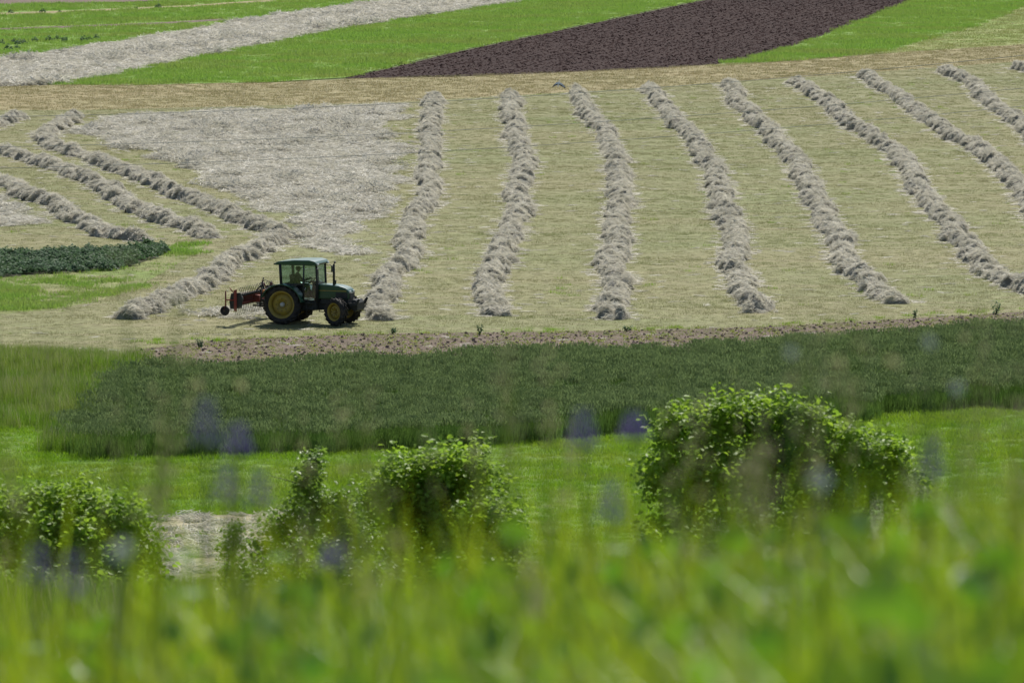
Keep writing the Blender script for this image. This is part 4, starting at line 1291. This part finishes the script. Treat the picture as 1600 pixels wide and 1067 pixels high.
# ------------------------------------------------------------------ bushes on the slope
def bush(name, label, cat, px, depth, lobes, dens, lsize, mat, seed, drop=22, group=None):
    lobes = [(a, b + drop, c * 1.08) for a, b, c in lobes]
    r = np.random.default_rng(seed)
    sc_ = F / depth
    bx = (px - 800) / sc_
    bz = float(zg(bx, depth))
    o = empty(name, (bx, depth, bz))
    tag(o, label, cat, group)
    L = []
    for (lx, ly, lr) in lobes:
        p = atd(lx, ly, depth)
        top_ = min(q[1] for q in lobes)
        L.append((np.array([p[0] - bx, r.normal(0, .4) * lr / sc_ - (ly - top_) / sc_ * .75, p[2] - bz]), lr / sc_))
    # stems reach from the foot into every lobe
    st = []
    for c, rad in L:
        foot = np.array([r.normal(0, .15) + c[0] * .25, r.normal(0, .1), -.1])
        mid = foot * .4 + c * .6 + np.array([0, 0, -.15]) + r.normal(0, .08, 3)
        st.append(([tuple(foot), tuple(foot * .7 + mid * .3 + np.array([0, 0, .1])), tuple(mid), tuple(c), tuple(c + np.array([r.normal(0, .2), r.normal(0, .2), rad * .8]))], [.035, .03, .022, .014, .004]))
        for k in range(4):
            d = r.normal(0, 1, 3); d /= np.linalg.norm(d); d[2] = abs(d[2]) * .6
            st.append(([tuple(mid), tuple(mid * .4 + c * .6 + d * rad * .3), tuple(c + d * rad * .95)], [.014, .010, .003]))
    tubes('stems', st, M['bark'], o, 6)
    # leaves sit in sprays: a twig tip with a handful of leaves round it
    tips = []
    for c, rad in L:
        n = int(dens * rad ** 2)
        d = r.normal(0, 1, (n, 3)); d /= np.linalg.norm(d, axis=1)[:, None]
        d[:, 2] = np.where((d[:, 2] < -.2) & (r.random(n) < .6), -d[:, 2], d[:, 2])
        rr = rad * (.55 + .45 * r.random(n)) * (.55 + .85 * vn(d[:, 0] * 2.6 + c[0] * 3, d[:, 2] * 2.6 + c[2] * 3 + d[:, 1] * 2, seed))
        tips.append(c + d * rr[:, None])
        for q in range(5):                           # long shoots standing out of the crown
            d = r.normal(0, 1, 3); d[2] = abs(d[2]) + .5; d /= np.linalg.norm(d)
            ln = rad * r.uniform(1.0, 1.45)
            tips.append(c + d[None] * np.linspace(.6, 1, 7)[:, None] * ln)
    x0, x1 = min(c[0] - q for c, q in L), max(c[0] + q for c, q in L)
    zt = max(c[2] for c, q in L) * .55
    n = int(dens * .55 * (x1 - x0))
    front = min(c[1] for c, q in L)
    tips.append(np.column_stack([r.uniform(x0 * .92, x1 * .92, n), front - r.uniform(0, .9, n), zt * r.random(n)]))
    tips = np.concatenate(tips)
    tips = tips[tips[:, 2] > .05]
    m = 7
    n = len(tips) * m
    pos = np.repeat(tips, m, 0) + r.normal(0, lsize * 1.1, (n, 3))
    ang = r.random(n) * 6.283
    pit = r.normal(-.22, .38, n); rol = r.normal(0, .42, n)
    s = lsize * r.uniform(.45, 1.35, n)
    ca, sa = np.cos(ang), np.sin(ang)
    fx = np.stack([ca * np.cos(pit), sa * np.cos(pit), np.sin(pit)], 1)
    sx = np.stack([-sa, ca, np.zeros(n)], 1)
    nz = np.cross(fx, sx)
    sx2 = sx * np.cos(rol)[:, None] + nz * np.sin(rol)[:, None]
    nz2 = np.cross(fx, sx2)
    tmpl = np.array([(0, 0, 0), (.35, .36, .07), (.75, .26, .03), (1, 0, -.1), (.75, -.26, .03), (.35, -.36, .07)])
    V = pos[:, None, :] + s[:, None, None] * (tmpl[None, :, 0:1] * fx[:, None] + tmpl[None, :, 1:2] * sx2[:, None] + tmpl[None, :, 2:3] * nz2[:, None])
    V = V.reshape(-1, 3)
    b = (np.arange(n) * 6)[:, None]
    fc = np.concatenate([b + np.array([0, 3, 2, 1]), b + np.array([0, 5, 4, 3])]).tolist()
    tag(link('foliage', mesh_np('foliage', V, fc, [mat]), o), kind='stuff')
    return o


bush('bush', 'broad leafy green bush at right, its top standing before the dark crop', 'bush', 1210, 92,
     [(1062, 668, 46), (1110, 650, 46), (1165, 648, 46), (1225, 650, 46), (1280, 668, 48), (1335, 690, 44), (1385, 712, 38), (1410, 750, 38), (1060, 740, 52), (1130, 730, 66), (1220, 735, 70), (1310, 755, 66), (1045, 820, 50), (1120, 830, 70), (1220, 840, 75), (1320, 840, 70), (1400, 820, 50)],
     520, .105, M['bush'], 401)
bush('bush', 'rounded leafy green bush in the middle, right of the slender sapling', 'bush', 690, 92,
     [(600, 770, 46), (640, 735, 50), (695, 718, 46), (742, 735, 50), (775, 790, 44), (690, 770, 60), (600, 830, 46), (660, 810, 60), (730, 830, 60), (785, 845, 34), (640, 880, 60), (720, 900, 60)],
     500, .10, M['bush'], 402)
bush('bush', 'dark leafy green bush in the lower left corner', 'bush', 90, 90,
     [(15, 798, 50), (70, 790, 46), (125, 788, 48), (175, 800, 44), (212, 840, 44), (228, 885, 40), (110, 830, 60), (180, 870, 50), (60, 860, 60), (140, 870, 56), (-40, 840, 60), (10, 920, 60), (100, 930, 60), (190, 930, 46)],
     500, .10, M['bush'], 403)
bush('sapling', 'slender small leaved sapling left of the rounded middle bush', 'sapling', 495, 90,
     [(486, 708, 14), (484, 735, 18), (488, 765, 26), (525, 782, 34), (448, 795, 30), (478, 812, 44), (545, 822, 44), (432, 850, 46), (500, 862, 60), (565, 872, 48), (460, 910, 60), (540, 925, 56), (410, 905, 44)],
     520, .08, M['bush2'], 404)
bush('sapling', 'little thin sapling standing before the pale straw track', 'sapling', 365, 90,
     [(366, 815, 14), (358, 845, 18), (372, 870, 22), (350, 900, 26), (388, 910, 26)],
     600, .06, M['bush2'], 405)

# rough grass on the slope round the bushes
n = 9000
P = np.column_stack([rng.uniform(-16, 16, n), rng.uniform(62, 112, n)])
scatter('slope_grass', 'tall', np.column_stack([P, zg(P[:, 0], P[:, 1])]), scl=.6 + .7 * vn(P[:, 0] / 2, P[:, 1] / 2, 30), label='rough grass on the slope round the bushes', cat='grass')
n = 5000
P = np.column_stack([rng.uniform(-12, 12, n), rng.uniform(24, 62, n)])
scatter('bank_grass', 'tall', np.column_stack([P, zg(P[:, 0], P[:, 1])]), scl=.5 + .4 * rng.random(n), label='rough grass on the bank below the camera', cat='grass')

# ------------------------------------------------------------------ near grass, far out of focus
proto('near', [pm('near_tuft', blades(46, (.28, .64), .18, .85, .0085, 4, 500 + i), [M['g_near']]) for i in range(5)])
proto('nearthin', [pm('near_thin_tuft', blades(12, (.35, .66), .12, .6, .0075, 4, 505 + i), [M['g_near']]) for i in range(4)])
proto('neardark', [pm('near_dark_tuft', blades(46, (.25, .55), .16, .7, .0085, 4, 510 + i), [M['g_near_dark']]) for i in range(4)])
proto('broad', [pm('broad_plant', leafquads(34, .17, .50, .046, 520 + i, .8), [M['g_broad']]) for i in range(4)])


def seed_stalk(i):
    r = np.random.default_rng(530 + i)
    st = []; hd = []
    for k in range(2):
        a = r.random() * 6.28; h = r.uniform(.7, .98); q = r.uniform(.03, .12)
        tip = Vector((math.cos(a) * q, math.sin(a) * q, h))
        st.append((tube_np([(0, 0, -.03), tuple(tip * .5 + Vector((0, 0, .04))), tuple(tip)], [.0022, .002, .0015], 4), 0))
        for e in range(9):
            t = r.uniform(.86, 1.06); c = tip * t
            d = r.normal(0, .012, 3)
            s = .010
            hd.append((([tuple(c + Vector(d) + Vector(v) * s) for v in ((-.4, 0, -.6), (.4, .2, -.2), (.3, 0, .9), (-.4, -.2, .3))], [(0, 1, 2, 3)]), 1))
    return join_parts(st + hd)


proto('stalk', [(lambda p: pm('seed_stalk', p[:2], [M['g_near'], M['seed']], p[2]))(seed_stalk(i)) for i in range(5)])


def near_field(n, y0, y1, hw=4.5):
    n = int(n * hw / 6.5)
    y = rng.uniform(y0, y1, n)
    x = rng.uniform(-hw, hw, n)
    return np.column_stack([x, y])


def side(P):
    """grass stands higher to the right, lower and darker to the left"""
    return np.clip(P[:, 0] / (P[:, 1] * .09) * .5 + .5, 0, 1)


P = near_field(5200, 5.0, 19)
s = (.80 + .54 * side(P)) * (.75 + .5 * vn(P[:, 0] / .5, P[:, 1] / .8, 40))
scatter('near_grass', 'near', np.column_stack([P, zg(P[:, 0], P[:, 1])]), scl=s, label='blurred bright green grass along the bottom of the picture', cat='grass')
P = near_field(1800, 6.5, 17); P = P[rng.random(len(P)) < .16 + .84 * side(P) ** .8]
s = 1.05 + .6 * rng.random(len(P))
scatter('tall_near_grass', 'nearthin', np.column_stack([P, zg(P[:, 0], P[:, 1])]), scl=s, label='blurred tall blades rising over the near grass', cat='grass')
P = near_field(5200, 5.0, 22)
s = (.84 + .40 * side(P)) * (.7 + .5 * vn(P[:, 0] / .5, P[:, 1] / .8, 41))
scatter('dark_grass', 'neardark', np.column_stack([P, zg(P[:, 0], P[:, 1])]), scl=s, label='blurred darker grass, also painted in as shade between the bright blades in front', cat='grass')
P = near_field(1150, 5.5, 13); P = P[rng.random(len(P)) < .2 + .8 * side(P)]
scatter('broad_weeds', 'broad', np.column_stack([P, zg(P[:, 0], P[:, 1])]), scl=(.95 + .42 * side(P) + .3 * rng.random(len(P))), label='blurred broad leaved weeds in the grass in front', cat='weeds')
P = near_field(430, 6, 18)
scatter('grass_stalks', 'stalk', np.column_stack([P, zg(P[:, 0], P[:, 1])]), scl=.85 + .4 * rng.random(len(P)), label='blurred thin seeding stalks standing above the near grass', cat='grass')


# ------------------------------------------------------------------ single flowers in the near grass
def flower_stem(o, h, lean):
    return tube('stem', [(0, 0, -.05), (lean * .3, 0, h * .5), (lean, 0, h)], [.007, .006, .004], M['stem'], o, 6)


def lupin(px, py, depth, size, label):
    top = atd(px, py, depth)
    gz = float(zg(top[0], depth))
    h = top[2] - gz
    r = np.random.default_rng(int(px * 7 + py))
    lean = r.normal(0, .03)
    o = empty('violet_flower', (top[0] - lean, depth, gz))
    tag(o, label, 'flower', 'violet flower spikes in the near grass')
    flower_stem(o, h - size * .3, lean)
    parts = []
    for k in range(35):                              # whorls of small hooded florets up the spike
        t = (k // 5) / 7; a = (k % 5) / 5 * 6.283 + t * 5
        rr = .020 * (1 - t * .75) + .004
        c = Vector((lean + math.cos(a) * rr, math.sin(a) * rr, h + (t - .5) * size))
        s = .017 * (1 - t * .5)
        d = Vector((math.cos(a), math.sin(a), .35)); sdv = Vector((-math.sin(a), math.cos(a), 0))
        parts.append((([tuple(c), tuple(c + d * s * .6 + sdv * s * .5), tuple(c + d * s * 1.2), tuple(c + d * s * .6 - sdv * s * .5), tuple(c + d * s * .5 + Vector((0, 0, s * .9)))], [(0, 1, 2, 3), (0, 1, 4), (0, 4, 3)]), 0))
    V, Fc, _ = join_parts(parts)
    link('flower_spike', mesh_np('flower_spike', V, Fc, [M['violet']]), o)
    for k in range(3):
        a = r.random() * 6.28; z = h * r.uniform(.35, .7)
        lv = []
        for e in range(7):
            b = a + (e - 3) * .35
            c = Vector((lean * .5, 0, z)) + Vector((math.cos(a), math.sin(a), .2)) * .07
            d = Vector((math.cos(b), math.sin(b), .15)); q = Vector((-math.sin(b), math.cos(b), 0)) * .008
            lv.append((([tuple(c), tuple(c + d * .03 + q), tuple(c + d * .06), tuple(c + d * .03 - q)], [(0, 1, 2, 3)]), 0))
        V, Fc, _ = join_parts(lv)
        link('leaf', mesh_np('leaf', V, Fc, [M['g_broad']]), o)


def daisy(px, py, depth, size, label):
    top = atd(px, py, depth)
    gz = float(zg(top[0], depth)); h = top[2] - gz
    o = empty('white_flower', (top[0], depth, gz))
    tag(o, label, 'flower', 'white flowers in the near grass')
    flower_stem(o, h, 0)
    tilt = Euler((R(50), 0, R((px * 13) % 60 - 30))).to_matrix()
    for k in range(12):
        a = k / 12 * 6.283
        d = Vector((math.cos(a), math.sin(a), .25)); q = Vector((-math.sin(a), math.cos(a), 0)) * size * .17
        V = [tilt @ (d * size * .2), tilt @ (d * size * .65 + q), tilt @ (d * size), tilt @ (d * size * .65 - q)]
        link('petal', mesh_np('petal', [tuple(v + Vector((0, 0, h))) for v in V], [(0, 1, 2, 3)], [M['white']]), o)
    ell('flower_centre', (0, 0, h), (size * .24, size * .24, size * .16), M['disc'], o, (R(50), 0, 0), 10, 6)


for px, py, dp, sz, lab in (
        (322, 655, 9.5, .085, 'blurred violet flower spike standing highest before the dark crop at left'),
        (372, 684, 10.0, .060, 'blurred violet flower spike just right of the highest one at left'),
        (352, 752, 10.5, .075, 'blurred greyish violet spike below the violet pair at left'),
        (405, 760, 11.0, .075, 'blurred greyish violet spike beside the slender sapling'),
        (910, 668, 9.5, .070, 'blurred violet spike in the centre, left of the broad right bush'),
        (990, 664, 10.0, .050, 'bluest blurred violet spike right beside the broad right bush'),
        (955, 778, 10.0, .080, 'blurred dark violet spike low in the centre'),
        (1455, 712, 10.0, .080, 'blurred violet spike at the right end of the broad right bush'),
        (112, 895, 9.0, .080, 'blurred violet spike in front of the dark left bush'),
        (56, 880, 9.5, .070, 'blurred violet spike at the left edge before the dark bush'),
        (520, 868, 9.0, .045, 'small blurred violet spike below the slender sapling')):
    lupin(px, py, dp + 3.0, sz * 1.3, lab)
for px, py, dp, sz, lab in (
        (190, 862, 8.5, .020, 'blurred white flower in front of the dark left bush'),
        (1281, 752, 8.5, .018, 'blurred white flower in front of the broad right bush'),
        (1452, 536, 11, .013, 'highest blurred white flower before the dark crop at right'),
        (1236, 551, 11, .012, 'faint blurred white flower above the broad right bush'),
        (1496, 608, 11, .014, 'faint blurred white flower before the dark crop near the right edge')):
    daisy(px, py, dp, sz, lab)
